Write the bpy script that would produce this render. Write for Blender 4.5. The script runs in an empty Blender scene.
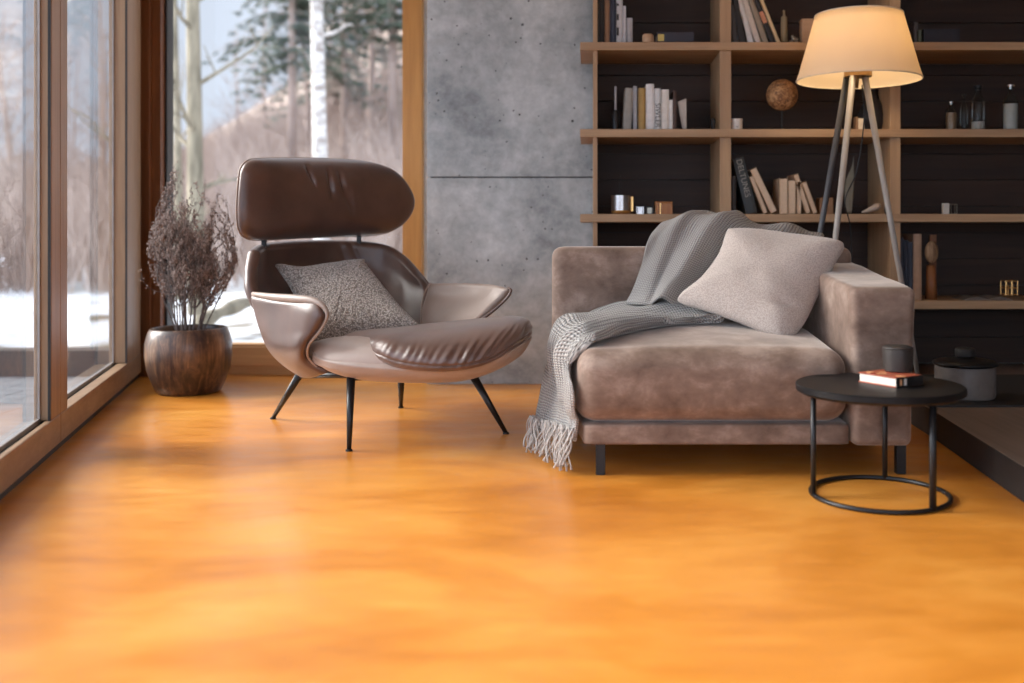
import bpy, bmesh, math, random
import numpy as np
from mathutils import Vector, Matrix, noise

# ------------------------------------------------------------------ camera, sky, light, exposure
sc = bpy.context.scene
CAM_H = 0.82
cam = bpy.data.cameras.new('camera'); camo = bpy.data.objects.new('camera', cam)
sc.collection.objects.link(camo); sc.camera = camo
camo.location = (0, 0, CAM_H); camo.rotation_euler = (math.pi/2, 0, 0)
cam.sensor_width = 36; cam.lens = 35.156
cam.shift_x = -0.0762; cam.shift_y = -0.1089
cam.dof.use_dof = True; cam.dof.focus_distance = 3.9; cam.dof.aperture_fstop = 1.3
cam.clip_end = 300

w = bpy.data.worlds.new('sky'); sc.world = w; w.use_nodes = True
nt = w.node_tree; nt.nodes.clear()
wo = nt.nodes.new('ShaderNodeOutputWorld'); bg = nt.nodes.new('ShaderNodeBackground')
tc = nt.nodes.new('ShaderNodeTexCoord'); nz = nt.nodes.new('ShaderNodeTexNoise'); cr = nt.nodes.new('ShaderNodeValToRGB')
nz.inputs['Scale'].default_value = 2.5; nz.inputs['Detail'].default_value = 3
cr.color_ramp.elements[0].position = .3; cr.color_ramp.elements[0].color = (.46, .54, .68, 1)
cr.color_ramp.elements[1].position = .75; cr.color_ramp.elements[1].color = (.78, .83, .92, 1)
nt.links.new(tc.outputs['Generated'], nz.inputs['Vector']); nt.links.new(nz.outputs[0], cr.inputs[0])
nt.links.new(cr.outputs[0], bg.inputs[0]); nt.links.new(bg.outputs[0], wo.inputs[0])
sepn = nt.nodes.new('ShaderNodeSeparateXYZ'); mr = nt.nodes.new('ShaderNodeMapRange')     # sky brightened behind the camera, added as front fill for the room
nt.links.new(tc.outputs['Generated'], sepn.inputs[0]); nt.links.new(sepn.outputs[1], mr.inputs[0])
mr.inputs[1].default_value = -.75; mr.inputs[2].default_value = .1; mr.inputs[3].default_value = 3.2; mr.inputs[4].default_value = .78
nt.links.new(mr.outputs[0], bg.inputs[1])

def light(name, kind, loc, rot=(0, 0, 0), energy=1, color=(1, 1, 1), **kw):
    l = bpy.data.lights.new(name, kind); o = bpy.data.objects.new(name, l); sc.collection.objects.link(o)
    o.location = loc; o.rotation_euler = rot; l.energy = energy; l.color = color
    for k, v in kw.items(): setattr(l, k, v)
    return o
# low hazy winter sun from behind-left of the camera, through the glass doors
sun = light('sun', 'SUN', (-6, -4, 6), energy=8.0, color=(1.0, .94, .87), angle=math.radians(42))
sd = Vector((.84, -.15, -.52)).normalized()
sun.rotation_euler = sd.to_track_quat('-Z', 'Y').to_euler()

sc.view_settings.view_transform = 'Standard'; sc.view_settings.look = 'None'
sc.view_settings.exposure = 0.50; sc.view_settings.gamma = 1; sc.view_settings.use_curve_mapping = False
sc.cycles.use_denoising = True
sc.cycles.max_bounces = 8; sc.cycles.diffuse_bounces = 5; sc.cycles.transparent_max_bounces = 24
sc.cycles.sample_clamp_indirect = 6

# ------------------------------------------------------------------ helpers
rnd = random.Random(7)
def P(px, py, Y):       # a point of the place, from its sight line and its own distance
    return Vector(((px-590)*Y/1000, Y, CAM_H-(py-230)*Y/1000))

def node_mat(name):
    m = bpy.data.materials.new(name); m.use_nodes = True
    nt = m.node_tree; b = nt.nodes['Principled BSDF']
    return m, nt, b
def setc(b, col, rough=.5, metal=0, spec=.5, sheen=0, coat=0, coat_rough=.1):
    b.inputs['Base Color'].default_value = (*col, 1); b.inputs['Roughness'].default_value = rough
    b.inputs['Metallic'].default_value = metal; b.inputs['Specular IOR Level'].default_value = spec
    b.inputs['Sheen Weight'].default_value = sheen; b.inputs['Coat Weight'].default_value = coat
    b.inputs['Coat Roughness'].default_value = coat_rough
def coords(nt, scale=(1, 1, 1), kind='Object', rot=(0, 0, 0)):
    t = nt.nodes.new('ShaderNodeTexCoord'); mp = nt.nodes.new('ShaderNodeMapping')
    mp.inputs['Scale'].default_value = scale; mp.inputs['Rotation'].default_value = rot
    nt.links.new(t.outputs[kind], mp.inputs[0]); return mp.outputs[0]
def noise_tex(nt, vec, scale, detail=4, rough=.55, dist=0):
    n = nt.nodes.new('ShaderNodeTexNoise'); n.inputs['Scale'].default_value = scale
    n.inputs['Detail'].default_value = detail; n.inputs['Roughness'].default_value = rough
    n.inputs['Distortion'].default_value = dist
    nt.links.new(vec, n.inputs['Vector']); return n.outputs[0]
def ramp(nt, fac, stops):
    r = nt.nodes.new('ShaderNodeValToRGB'); e = r.color_ramp.elements
    while len(e) < len(stops): e.new(.5)
    for i, (p, c) in enumerate(stops):
        e[i].position = p; e[i].color = (*c, 1) if len(c) == 3 else c
    nt.links.new(fac, r.inputs[0]); return r.outputs[0]
def bump(nt, b, h, strength=.3, dist=.01):
    n = nt.nodes.new('ShaderNodeBump'); n.inputs['Strength'].default_value = strength
    n.inputs['Distance'].default_value = dist
    nt.links.new(h, n.inputs['Height']); nt.links.new(n.outputs[0], b.inputs['Normal'])
def math_node(nt, op, a, b_=None):
    n = nt.nodes.new('ShaderNodeMath'); n.operation = op
    for i, v in enumerate((a, b_)):
        if v is None: continue
        if isinstance(v, (int, float)): n.inputs[i].default_value = v
        else: nt.links.new(v, n.inputs[i])
    return n.outputs[0]
def mixc(nt, fac, a, b_, mode='MIX'):
    n = nt.nodes.new('ShaderNodeMix'); n.data_type = 'RGBA'; n.blend_type = mode
    for i, v in ((0, fac), (6, a), (7, b_)):
        if isinstance(v, (int, float)): n.inputs[i].default_value = v
        elif isinstance(v, tuple): n.inputs[i].default_value = (*v, 1)
        else: nt.links.new(v, n.inputs[i])
    return n.outputs[2]

def plain(name, col, rough=.5, metal=0, var=.12, scale=30, **kw):
    m, nt, b = node_mat(name); setc(b, col, rough, metal, **kw)
    n = noise_tex(nt, coords(nt), scale)
    lo = tuple(c*(1-var) for c in col); hi = tuple(min(1, c*(1+var)) for c in col)
    nt.links.new(ramp(nt, n, [(.3, lo), (.7, hi)]), b.inputs['Base Color'])
    bump(nt, b, n, .08, .002); return m
def wood(name, a, c, rough=.5, axis='z', scale=1, spec=.4, coat=0):
    m, nt, b = node_mat(name); setc(b, a, rough, spec=spec, coat=coat)
    s = {'x': (1.2, 22, 22), 'y': (22, 1.2, 22), 'z': (22, 22, 1.2)}[axis]
    v = coords(nt, tuple(q*scale for q in s))
    n = noise_tex(nt, v, 1.0, 6, .6, .6); n2 = noise_tex(nt, v, 4.0, 3)
    f = math_node(nt, 'ADD', math_node(nt, 'MULTIPLY', n, .7), math_node(nt, 'MULTIPLY', n2, .3))
    nt.links.new(ramp(nt, f, [(.34, c), (.5, tuple((x+y)/2 for x, y in zip(a, c))), (.66, a)]), b.inputs['Base Color'])
    bump(nt, b, f, .15, .002); return m
def leather(name, a, c, rough=.36):
    m, nt, b = node_mat(name); setc(b, a, rough, spec=.5, coat=.18, coat_rough=.28, sheen=.12)
    v = coords(nt)
    n = noise_tex(nt, v, 7, 4)
    vo = nt.nodes.new('ShaderNodeTexVoronoi'); vo.inputs['Scale'].default_value = 420; nt.links.new(v, vo.inputs['Vector'])
    nt.links.new(ramp(nt, n, [(.3, c), (.7, a)]), b.inputs['Base Color'])
    bump(nt, b, vo.outputs[0], .08, .0012); return m

M = {}
M['leather_dark'] = leather('brown_leather', (.125, .066, .047), (.076, .039, .029), .35)
M['leather_light'] = leather('taupe_leather', (.34, .255, .21), (.28, .205, .165), .47)
M['oak'] = wood('oak', (.46, .30, .17), (.31, .19, .105), .5, 'x')
M['oak_v'] = wood('oak_upright', (.46, .30, .17), (.31, .19, .105), .5, 'z')
M['walnut'] = wood('dark_walnut_panel', (.048, .024, .015), (.020, .010, .007), .6, 'x', .6)
M['frame'] = wood('window_frame_wood', (.40, .25, .14), (.28, .165, .09), .42, 'z')
M['frame_y'] = wood('door_rail_wood', (.36, .235, .14), (.25, .155, .09), .42, 'y')
M['frame_warm'] = wood('orange_frame_wood', (.60, .29, .075), (.46, .20, .05), .42, 'z')
M['frame_warm_x'] = wood('orange_rail_wood', (.66, .38, .17), (.50, .27, .105), .42, 'x')
M['frame_dark'] = wood('brown_corner_wood', (.26, .10, .035), (.15, .055, .02), .45, 'z')
M['gasket'] = plain('black_gasket', (.012, .011, .011), .5)
M['alu'] = plain('grey_metal_trim', (.33, .30, .28), .45, .3)
M['white'] = plain('white_trim', (.72, .72, .70), .5)
M['black'] = plain('black_metal', (.012, .013, .015), .38, .3)
M['black_wood'] = plain('black_table_top', (.007, .007, .008), .45, 0, spec=.2)
M['plaster'] = plain('plaster', (.50, .47, .43), .85, scale=8)
M['ceiling'] = plain('ceiling_plaster', (.62, .58, .53), .85, scale=8)
M['dark_wall'] = plain('dark_wall_plaster', (.10, .085, .075), .85, scale=8)

def floor_mat():
    m, nt, b = node_mat('orange_polished_floor'); setc(b, (.8, .34, .06), .36, spec=.5, coat=.55, coat_rough=.27)
    v = coords(nt, (.6, 1.1, 1)); n = noise_tex(nt, v, 1.7, 6, .55, .8); n2 = noise_tex(nt, coords(nt, (1, 2.2, 1)), 6, 5, .6, .3)
    f = math_node(nt, 'ADD', math_node(nt, 'MULTIPLY', n, .8), math_node(nt, 'MULTIPLY', n2, .2))
    c = ramp(nt, f, [(.31, (.50, .165, .015)), (.47, (.67, .25, .03)), (.6, (.79, .335, .055)), (.72, (.84, .42, .10))])
    nt.links.new(c, b.inputs['Base Color'])
    r = ramp(nt, n2, [(.3, (.28,)*3), (.7, (.46,)*3)]); nt.links.new(r, b.inputs['Roughness'])
    bump(nt, b, f, .12, .004); return m
M['floor'] = floor_mat()
def concrete_mat():
    m, nt, b = node_mat('grey_concrete'); setc(b, (.3, .3, .3), .7, spec=.35)
    v = coords(nt)
    n = noise_tex(nt, v, 2.4, 9, .62, .4); n2 = noise_tex(nt, v, 16, 7, .7, .2)
    f = math_node(nt, 'ADD', math_node(nt, 'MULTIPLY', n, .62), math_node(nt, 'MULTIPLY', n2, .38))
    c = ramp(nt, f, [(.33, (.20, .23, .245)), (.45, (.35, .39, .405)), (.55, (.47, .515, .53)), (.70, (.68, .72, .73))])
    vo = nt.nodes.new('ShaderNodeTexVoronoi'); vo.inputs['Scale'].default_value = 21; nt.links.new(v, vo.inputs['Vector'])
    vo.inputs['Randomness'].default_value = 1
    vm = math_node(nt, 'ADD', vo.outputs['Distance'], math_node(nt, 'MULTIPLY', noise_tex(nt, v, 5, 2), .36))
    pit = ramp(nt, vm, [(.235, (0, 0, 0)), (.27, (1, 1, 1))])
    nt.links.new(mixc(nt, pit, (.045, .045, .05), c), b.inputs['Base Color'])
    h = math_node(nt, 'ADD', math_node(nt, 'MULTIPLY', n2, .5), pit)
    bump(nt, b, h, .5, .006); return m
M['concrete'] = concrete_mat()
def velvet_mat():
    m, nt, b = node_mat('mauve_brown_velvet'); setc(b, (.3, .2, .16), .62, spec=.3, sheen=.55)
    b.inputs['Sheen Roughness'].default_value = .35; b.inputs['Sheen Tint'].default_value = (.95, .86, .78, 1)
    v = coords(nt, (1, 1.4, 1.4)); n = noise_tex(nt, v, 6.5, 8, .66, .15)
    nt.links.new(ramp(nt, n, [(.34, (.13, .085, .063)), (.52, (.22, .152, .118)), (.68, (.36, .272, .222))]), b.inputs['Base Color'])
    bump(nt, b, noise_tex(nt, coords(nt), 160, 3), .12, .002); return m
M['velvet'] = velvet_mat()
def boucle(name, a, c, scale=130, strength=.9, dist=.006):
    m, nt, b = node_mat(name); setc(b, a, .9, spec=.15, sheen=.3)
    v = coords(nt); vo = nt.nodes.new('ShaderNodeTexVoronoi'); vo.inputs['Scale'].default_value = scale
    nt.links.new(v, vo.inputs['Vector'])
    n = noise_tex(nt, v, scale*.8, 3)
    f = math_node(nt, 'ADD', math_node(nt, 'MULTIPLY', vo.outputs['Distance'], .8), math_node(nt, 'MULTIPLY', n, .4))
    nt.links.new(ramp(nt, f, [(.25, a), (.75, c)]), b.inputs['Base Color'])
    bump(nt, b, math_node(nt, 'SUBTRACT', 1.0, f), strength, dist); return m
M['boucle'] = boucle('grey_brown_boucle', (.56, .49, .44), (.16, .13, .11), 150)
M['pillow'] = boucle('greige_wool', (.60, .53, .48), (.40, .34, .305), 230, .5, .003)
def knit_mat():
    m, nt, b = node_mat('grey_knit'); setc(b, (.4, .38, .36), .92, spec=.12, sheen=.35)
    t = nt.nodes.new('ShaderNodeTexCoord'); sp = nt.nodes.new('ShaderNodeSeparateXYZ'); nt.links.new(t.outputs['UV'], sp.inputs[0])
    nzv = noise_tex(nt, t.outputs['Object'], 9, 2)
    u = math_node(nt, 'ADD', math_node(nt, 'MULTIPLY', sp.outputs[0], 300), math_node(nt, 'MULTIPLY', nzv, 5))
    vv = math_node(nt, 'ADD', math_node(nt, 'MULTIPLY', sp.outputs[1], 340), math_node(nt, 'MULTIPLY', nzv, 5))
    a = math_node(nt, 'ABSOLUTE', math_node(nt, 'SINE', u)); c = math_node(nt, 'ABSOLUTE', math_node(nt, 'SINE', math_node(nt, 'ADD', vv, a)))
    f = math_node(nt, 'MULTIPLY', math_node(nt, 'ADD', math_node(nt, 'MULTIPLY', a, .45), math_node(nt, 'MULTIPLY', c, .55)), 1.0)
    nt.links.new(ramp(nt, f, [(.2, (.10, .095, .09)), (.55, (.33, .312, .295)), (.9, (.52, .50, .475))]), b.inputs['Base Color'])
    bump(nt, b, f, 1.0, .009); return m
M['knit'] = knit_mat()
M['fringe'] = plain('pale_wool_fringe', (.43, .41, .39), .9, scale=80, sheen=.3)
def bark_pot():
    m, nt, b = node_mat('streaked_wood_pot'); setc(b, (.2, .1, .05), .42, spec=.45, coat=.2)
    v = coords(nt, (12, 12, 1.3)); n = noise_tex(nt, v, 1.5, 8, .72, .9); n2 = noise_tex(nt, coords(nt), 6, 5)
    f = math_node(nt, 'ADD', math_node(nt, 'MULTIPLY', n, .65), math_node(nt, 'MULTIPLY', n2, .35))
    nt.links.new(ramp(nt, f, [(.36, (.012, .007, .006)), (.47, (.055, .026, .016)), (.56, (.16, .08, .038)), (.68, (.36, .22, .12))]), b.inputs['Base Color'])
    bump(nt, b, f, .4, .005); return m
M['pot'] = bark_pot()

def glass_mat(name='window_glass', tint=(.97, .985, 1)):
    m = bpy.data.materials.new(name); m.use_nodes = True; nt = m.node_tree; nt.nodes.clear()
    o = nt.nodes.new('ShaderNodeOutputMaterial'); mx = nt.nodes.new('ShaderNodeMixShader')
    tr = nt.nodes.new('ShaderNodeBsdfTransparent'); gl = nt.nodes.new('ShaderNodeBsdfGlossy'); fr = nt.nodes.new('ShaderNodeFresnel')
    tr.inputs[0].default_value = (*tint, 1); gl.inputs['Roughness'].default_value = .015; fr.inputs[0].default_value = 1.45
    fm = nt.nodes.new('ShaderNodeMath'); fm.operation = 'MULTIPLY'; fm.inputs[1].default_value = .4; nt.links.new(fr.outputs[0], fm.inputs[0])
    nt.links.new(fm.outputs[0], mx.inputs[0]); nt.links.new(tr.outputs[0], mx.inputs[1]); nt.links.new(gl.outputs[0], mx.inputs[2])
    nt.links.new(mx.outputs[0], o.inputs[0]); return m
M['glass'] = glass_mat()

def link(o, parent=None, world=True):
    sc.collection.objects.link(o)
    if parent is not None:
        o.parent = parent
        if world:
            off = Vector(parent.location)
            o.matrix_parent_inverse = Matrix.Translation(-off) if parent.type == 'EMPTY' else Matrix.Identity(4)
    return o
def mesh(name, vs, fs, mat, parent=None, smooth=True, uvs=None, world=True, fmats=None):
    me = bpy.data.meshes.new(name); me.from_pydata([tuple(v) for v in vs], [], fs)
    mats = mat if isinstance(mat, (list, tuple)) else [mat]
    for q in mats: me.materials.append(M[q] if isinstance(q, str) else q)
    if smooth: me.polygons.foreach_set('use_smooth', [True]*len(me.polygons))
    if fmats is not None: me.polygons.foreach_set('material_index', fmats)
    if uvs is not None:
        l = me.uv_layers.new(name='uv')
        for lp in me.loops: l.data[lp.index].uv = uvs[lp.vertex_index]
    me.update()
    return link(bpy.data.objects.new(name, me), parent, world)
class MB:
    def __init__(s): s.v = []; s.f = []
    def add(s, vs, fs):
        n = len(s.v); s.v += [Vector(v) for v in vs]; s.f += [tuple(i+n for i in f) for f in fs]; return s
    def box(s, x0, x1, y0, y1, z0, z1):
        return s.hexa([(x0, y0), (x1, y0), (x1, y1), (x0, y1)], z0, z1)
    def hexa(s, pts, z0, z1):
        n = len(pts)
        vs = [(x, y, z0) for x, y in pts]+[(x, y, z1) for x, y in pts]
        return s.add(vs, [tuple(range(n))[::-1], tuple(range(n, 2*n))]+[(i, (i+1) % n, n+(i+1) % n, n+i) for i in range(n)])
    def tube(s, pts, rad, seg=8, cap=True, squash=None):
        pts = [Vector(p) for p in pts]; n = len(pts)
        rad = rad if isinstance(rad, (list, tuple)) else [rad]*n
        vs = []; ref = None
        for i, p in enumerate(pts):
            t = (pts[min(i+1, n-1)]-pts[max(i-1, 0)])
            t = t.normalized() if t.length > 1e-9 else Vector((0, 0, 1))
            if ref is None: ref = t.orthogonal().normalized()
            ref = (ref-t*ref.dot(t)); ref = ref.normalized() if ref.length > 1e-6 else t.orthogonal().normalized()
            b = t.cross(ref)
            for k in range(seg):
                a = 2*math.pi*k/seg; vs.append(p+(ref*math.cos(a)+b*math.sin(a))*rad[i])
        fs = [(i*seg+k, i*seg+(k+1) % seg, (i+1)*seg+(k+1) % seg, (i+1)*seg+k) for i in range(n-1) for k in range(seg)]
        if cap: fs += [tuple(range(seg))[::-1], tuple(range((n-1)*seg, n*seg))]
        return s.add(vs, fs)
    def lathe(s, prof, c=(0, 0, 0), seg=40, sx=1, sy=1):
        c = Vector(c); vs = []
        for r, z in prof:
            for k in range(seg):
                a = 2*math.pi*k/seg; vs.append(c+Vector((r*math.cos(a)*sx, r*math.sin(a)*sy, z)))
        m = len(prof); fs = [(i*seg+k, i*seg+(k+1) % seg, (i+1)*seg+(k+1) % seg, (i+1)*seg+k) for i in range(m-1) for k in range(seg)]
        fs += [tuple(range(seg))[::-1], tuple(range((m-1)*seg, m*seg))]
        return s.add(vs, fs)
    def sphere(s, c, r, seg=16, sc_=(1, 1, 1)):
        return s.lathe([(r*math.sin(math.pi*(i+.001)/12.002)*1, -r*math.cos(math.pi*i/12)*sc_[2]) for i in range(13)], c, seg, sc_[0], sc_[1])
    def build(s, name, mat, parent=None, smooth=False, bevel=0, world=True, auto=False):
        o = mesh(name, s.v, s.f, mat, parent, smooth, world=world)
        if bevel:
            b = o.modifiers.new('bevel', 'BEVEL'); b.width = bevel; b.segments = 2; b.limit_method = 'ANGLE'
        if auto:
            m = o.modifiers.new('edges', 'EDGE_SPLIT'); m.split_angle = math.radians(38)
        return o

def thing(name, label, cat, loc=(0, 0, 0), group=None, rot=(0, 0, 0)):
    o = bpy.data.objects.new(name, None); sc.collection.objects.link(o); o.empty_display_size = .1
    o.location = loc; o.rotation_euler = rot; o['label'] = label; o['category'] = cat
    if group: o['group'] = group
    return o
def tag(o, label, cat, group=None, kind=None):
    o['label'] = label; o['category'] = cat
    if group: o['group'] = group
    if kind: o['kind'] = kind
    return o
def struct(o, label=None):
    o['kind'] = 'structure'
    if label: o['label'] = label; 
    return o

def cr1(pts, n, closed=False):
    """Catmull-Rom resample of an array (k, dim) to n samples"""
    p = np.array([tuple(q) for q in pts], float); k = len(p); out = []
    m = k if closed else k-1
    for i in range(n):
        t = i*m/n if closed else i*m/(n-1)
        j = min(int(t), m-1); u = t-j
        if closed: a, b, c, d = p[(j-1) % k], p[j % k], p[(j+1) % k], p[(j+2) % k]
        else:
            b, c = p[j], p[j+1]; a = p[j-1] if j > 0 else 2*b-c; d = p[j+2] if j+2 < k else 2*c-b
        out.append(.5*((2*b)+(-a+c)*u+(2*a-5*b+4*c-d)*u*u+(-a+3*b-3*c+d)*u**3))
    return np.array(out)
def grid_from(ctrl, nu, nv):
    rows = [cr1(r, nu) for r in ctrl]
    return np.array([cr1([rows[j][i] for j in range(len(ctrl))], nv) for i in range(nu)]).transpose(1, 0, 2)   # [nv][nu][3]
def grid_normals(G):
    du = np.gradient(G, axis=1); dv = np.gradient(G, axis=0)
    n = np.cross(du, dv); n /= np.maximum(np.linalg.norm(n, axis=2, keepdims=True), 1e-9); return n
def shell(name, ctrl, T, border, mats, parent, nu=60, nv=40, disp=None, world=True, uvs=(1, 1)):
    """thick curved sheet with rounded rims from a control grid (rows of points)"""
    G = grid_from(ctrl, nu, nv); N = grid_normals(G)
    if disp: G = disp(G, N)
    wid = np.linalg.norm(np.diff(G, axis=1), axis=2).mean(0); hei = np.linalg.norm(np.diff(G, axis=0), axis=2).mean(1)
    cu = np.concatenate([[0], np.cumsum(wid)]); cv = np.concatenate([[0], np.cumsum(hei)])
    du = np.minimum(cu, cu[-1]-cu); dv = np.minimum(cv, cv[-1]-cv)
    vs = []; uv = []
    Th = np.zeros((nv, nu))
    for j in range(nv):
        for i in range(nu):
            d = min(du[i], dv[j]); q = min(1, d/border); Th[j, i] = T/2*math.sqrt(max(0, 1-(1-q)**2))
    for sgn in (1, -1):
        for j in range(nv):
            for i in range(nu):
                vs.append(Vector(G[j, i]+sgn*N[j, i]*Th[j, i])); uv.append((cu[i]*uvs[0], cv[j]*uvs[1]))
    fs = []; fm = []; K = nu*nv
    for j in range(nv-1):
        for i in range(nu-1):
            a = j*nu+i; fs.append((a, a+1, a+nu+1, a+nu)); fm.append(0)
            fs.append((K+a, K+a+nu, K+a+nu+1, K+a+1)); fm.append(len(mats)-1 if isinstance(mats, (list, tuple)) else 0)
    o = mesh(name, vs, fs, mats, parent, True, uv, world, fm)
    bm = bmesh.new(); bm.from_mesh(o.data); bmesh.ops.remove_doubles(bm, verts=bm.verts, dist=1e-5); bm.to_mesh(o.data); bm.free()
    return o, G, N
def pillow(name, outline, thick, mat, parent=None, n=120, rings=26, p=2.3, q=.55, disp=None, nrm=None, bend=None, back=1.0):
    """stuffed form: a closed outline inflated both ways along its plane normal"""
    O = cr1(outline, n, True); c = O.mean(0)
    if nrm is None:
        u, s_, vt = np.linalg.svd(O-c); nrm = vt[2]
        if nrm[1] > 0: nrm = -nrm
    nrm = np.array(nrm, float); nrm /= np.linalg.norm(nrm)
    vs = []; fs = []
    D = O-c; off = (D@nrm)[:, None]*nrm; F = np.fft.fft(D-off, axis=0); F[4:-3] = 0; low = np.real(np.fft.ifft(F, axis=0))
    def ring(s, sgn):
        for k in range(n):
            b = c+(low[k]*(1-s*s)+(D[k]-off[k])*s*s)*s+off[k]*s**3
            h = thick*(max(0, 1-s**p))**q*(1 if sgn > 0 else back)
            v = b+nrm*h*sgn
            if bend: v = v+np.array(bend(v))
            if disp: v = v+nrm*sgn*disp(v, s, sgn)
            vs.append(Vector(v))
    S = [math.sin(math.pi/2*i/rings) for i in range(1, rings+1)]
    for s in S: ring(s, 1)
    for s in reversed(S[:-1]): ring(s, -1)
    R = 2*rings-1
    for r in range(R-1):
        for k in range(n): fs.append((r*n+k, r*n+(k+1) % n, (r+1)*n+(k+1) % n, (r+1)*n+k))
    a = len(vs); vs.append(sum((vs[k] for k in range(n)), Vector())/n); b_ = len(vs); vs.append(sum((vs[(R-1)*n+k] for k in range(n)), Vector())/n)
    for k in range(n):
        fs.append((a, (k+1) % n, k)); fs.append((b_, (R-1)*n+k, (R-1)*n+(k+1) % n))
    o = mesh(name, vs, fs, mat, parent)
    bm = bmesh.new(); bm.from_mesh(o.data); bmesh.ops.recalc_face_normals(bm, faces=bm.faces); bm.to_mesh(o.data); bm.free()
    return o
def loft(name, loops, mat, parent=None, n=96, m=40, disp=None):
    L = [cr1(l, n, True) for l in loops]
    G = np.array([cr1([L[j][k] for j in range(len(L))], m) for k in range(n)]).transpose(1, 0, 2)
    vs = []
    for j in range(m):
        for k in range(n):
            v = G[j, k]
            if disp: v = disp(v, j/(m-1), k/n)
            vs.append(Vector(v))
    fs = [(j*n+k, j*n+(k+1) % n, (j+1)*n+(k+1) % n, (j+1)*n+k) for j in range(m-1) for k in range(n)]
    a = len(vs); vs.append(sum(vs[:n], Vector())/n); b = len(vs); vs.append(sum(vs[(m-1)*n:m*n], Vector())/n)
    for k in range(n): fs.append((a, (k+1) % n, k)); fs.append((b, (m-1)*n+k, (m-1)*n+(k+1) % n))
    o = mesh(name, vs, fs, mat, parent)
    bm = bmesh.new(); bm.from_mesh(o.data); bmesh.ops.recalc_face_normals(bm, faces=bm.faces); bm.to_mesh(o.data); bm.free()
    return o
def rbox(name, x0, x1, y0, y1, z0, z1, r, mat, parent=None, res=26, deform=None):
    bm = bmesh.new(); bmesh.ops.create_cube(bm, size=2); bmesh.ops.subdivide_edges(bm, edges=bm.edges, cuts=res, use_grid_fill=True)
    c = Vector(((x0+x1)/2, (y0+y1)/2, (z0+z1)/2)); h = Vector(((x1-x0)/2, (y1-y0)/2, (z1-z0)/2))
    for v in bm.verts:
        # cluster the grid near the edges so that the rounding is smooth
        w_ = Vector([math.copysign(abs(q)**.6, q) for q in v.co])
        p = Vector((w_.x*h.x, w_.y*h.y, w_.z*h.z)); q = Vector([max(-h[i]+r, min(h[i]-r, p[i])) for i in range(3)])
        d = p-q
        if d.length > 1e-9: p = q+d.normalized()*r
        p = p+c
        v.co = deform(p) if deform else p
    me = bpy.data.meshes.new(name); bm.to_mesh(me); bm.free(); me.materials.append(M[mat])
    me.polygons.foreach_set('use_smooth', [True]*len(me.polygons))
    return link(bpy.data.objects.new(name, me), parent)

# ------------------------------------------------------------------ room shell
def wx(Y): return -1.769-.2853*(Y-3.037)            # line of the glazed left wall
OUT = Vector((-.9616, -.2744, 0))
def W(Y, d, z): return Vector((wx(Y), Y, z))+OUT*d + Vector((0,0,0))
def wbox(mb, Y0, Y1, d0, d1, z0, z1):
    pts = [W(Y0, d0, 0), W(Y0, d1, 0), W(Y1, d1, 0), W(Y1, d0, 0)]
    return mb.hexa([(p.x, p.y) for p in pts], z0, z1)

YR = -3.0; XR = 3.3; CEIL = 2.72
fl = MB().hexa([(wx(YR)-.09, YR), (XR, YR), (XR, 5.8), (wx(5.8)-.09, 5.8)], -.06, 0).build('floor', 'floor')
struct(fl)
struct(MB().hexa([(wx(YR)-.4, YR-.1), (XR+.1, YR-.1), (XR+.1, 5.9), (wx(5.8)-.4, 5.9)], CEIL, CEIL+.15).build('ceiling', 'ceiling'))
struct(MB().box(XR, XR+.12, YR-.1, 5.8, 0, CEIL).build('wall_right', 'dark_wall'))
rw = MB().box(wx(YR)-.3, -.5, YR-.12, YR, 0, CEIL).box(3.1, XR, YR-.12, YR, 0, CEIL).box(-.5, 3.1, YR-.12, YR, 0, .12).box(-.5, 3.1, YR-.12, YR, 2.5, CEIL)
struct(rw.build('wall_rear', 'plaster'))
w2 = bpy.data.objects.new('added_fill_window', None); sc.collection.objects.link(w2); w2['kind'] = 'structure'; w2.location = (1.4, YR, .25)  # unseen window, added to let fill daylight in from behind the camera
MB().box(-.5, 3.1, YR-.10, YR-.02, .12, .20).box(-.5, 3.1, YR-.10, YR-.02, 2.42, 2.5).box(-.5, -.42, YR-.10, YR-.02, .2, 2.42).box(3.02, 3.1, YR-.10, YR-.02, .2, 2.42).box(1.26, 1.34, YR-.10, YR-.02, .2, 2.42).build('window_frame', 'frame', w2)
MB().box(-.42, 3.02, YR-.06, YR-.055, .2, 2.42).build('pane', 'glass', w2)
# concrete wall of two cast lifts with an open joint between them
wc = bpy.data.objects.new('wall_back', None); sc.collection.objects.link(wc); wc['kind'] = 'structure'; wc.location = (-.867, 5.32, 0)
MB().box(-.867, XR, 5.32, 5.62, 0, 1.097).build('concrete_panel', 'concrete', wc, bevel=.003)
MB().box(-.867, XR, 5.32, 5.62, 1.104, CEIL).build('concrete_panel', 'concrete', wc, bevel=.003)
MB().box(-.85, XR, 5.335, 5.60, 1.09, 1.11).build('joint_filler', 'gasket', wc)
t1 = MB().box(-.95, -.8665, 5.70, 5.78, 0, CEIL).build('trim_1', 'white'); struct(t1)
# header above the openings
hb = MB(); wbox(hb, YR, 5.75, 0, .16, 2.5, CEIL); struct(hb.build('wall_left', 'plaster'))
struct(MB().box(wx(5.7)-.1, -.867, 5.64, 5.8, 2.5, CEIL).build('wall_far', 'plaster'))

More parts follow.
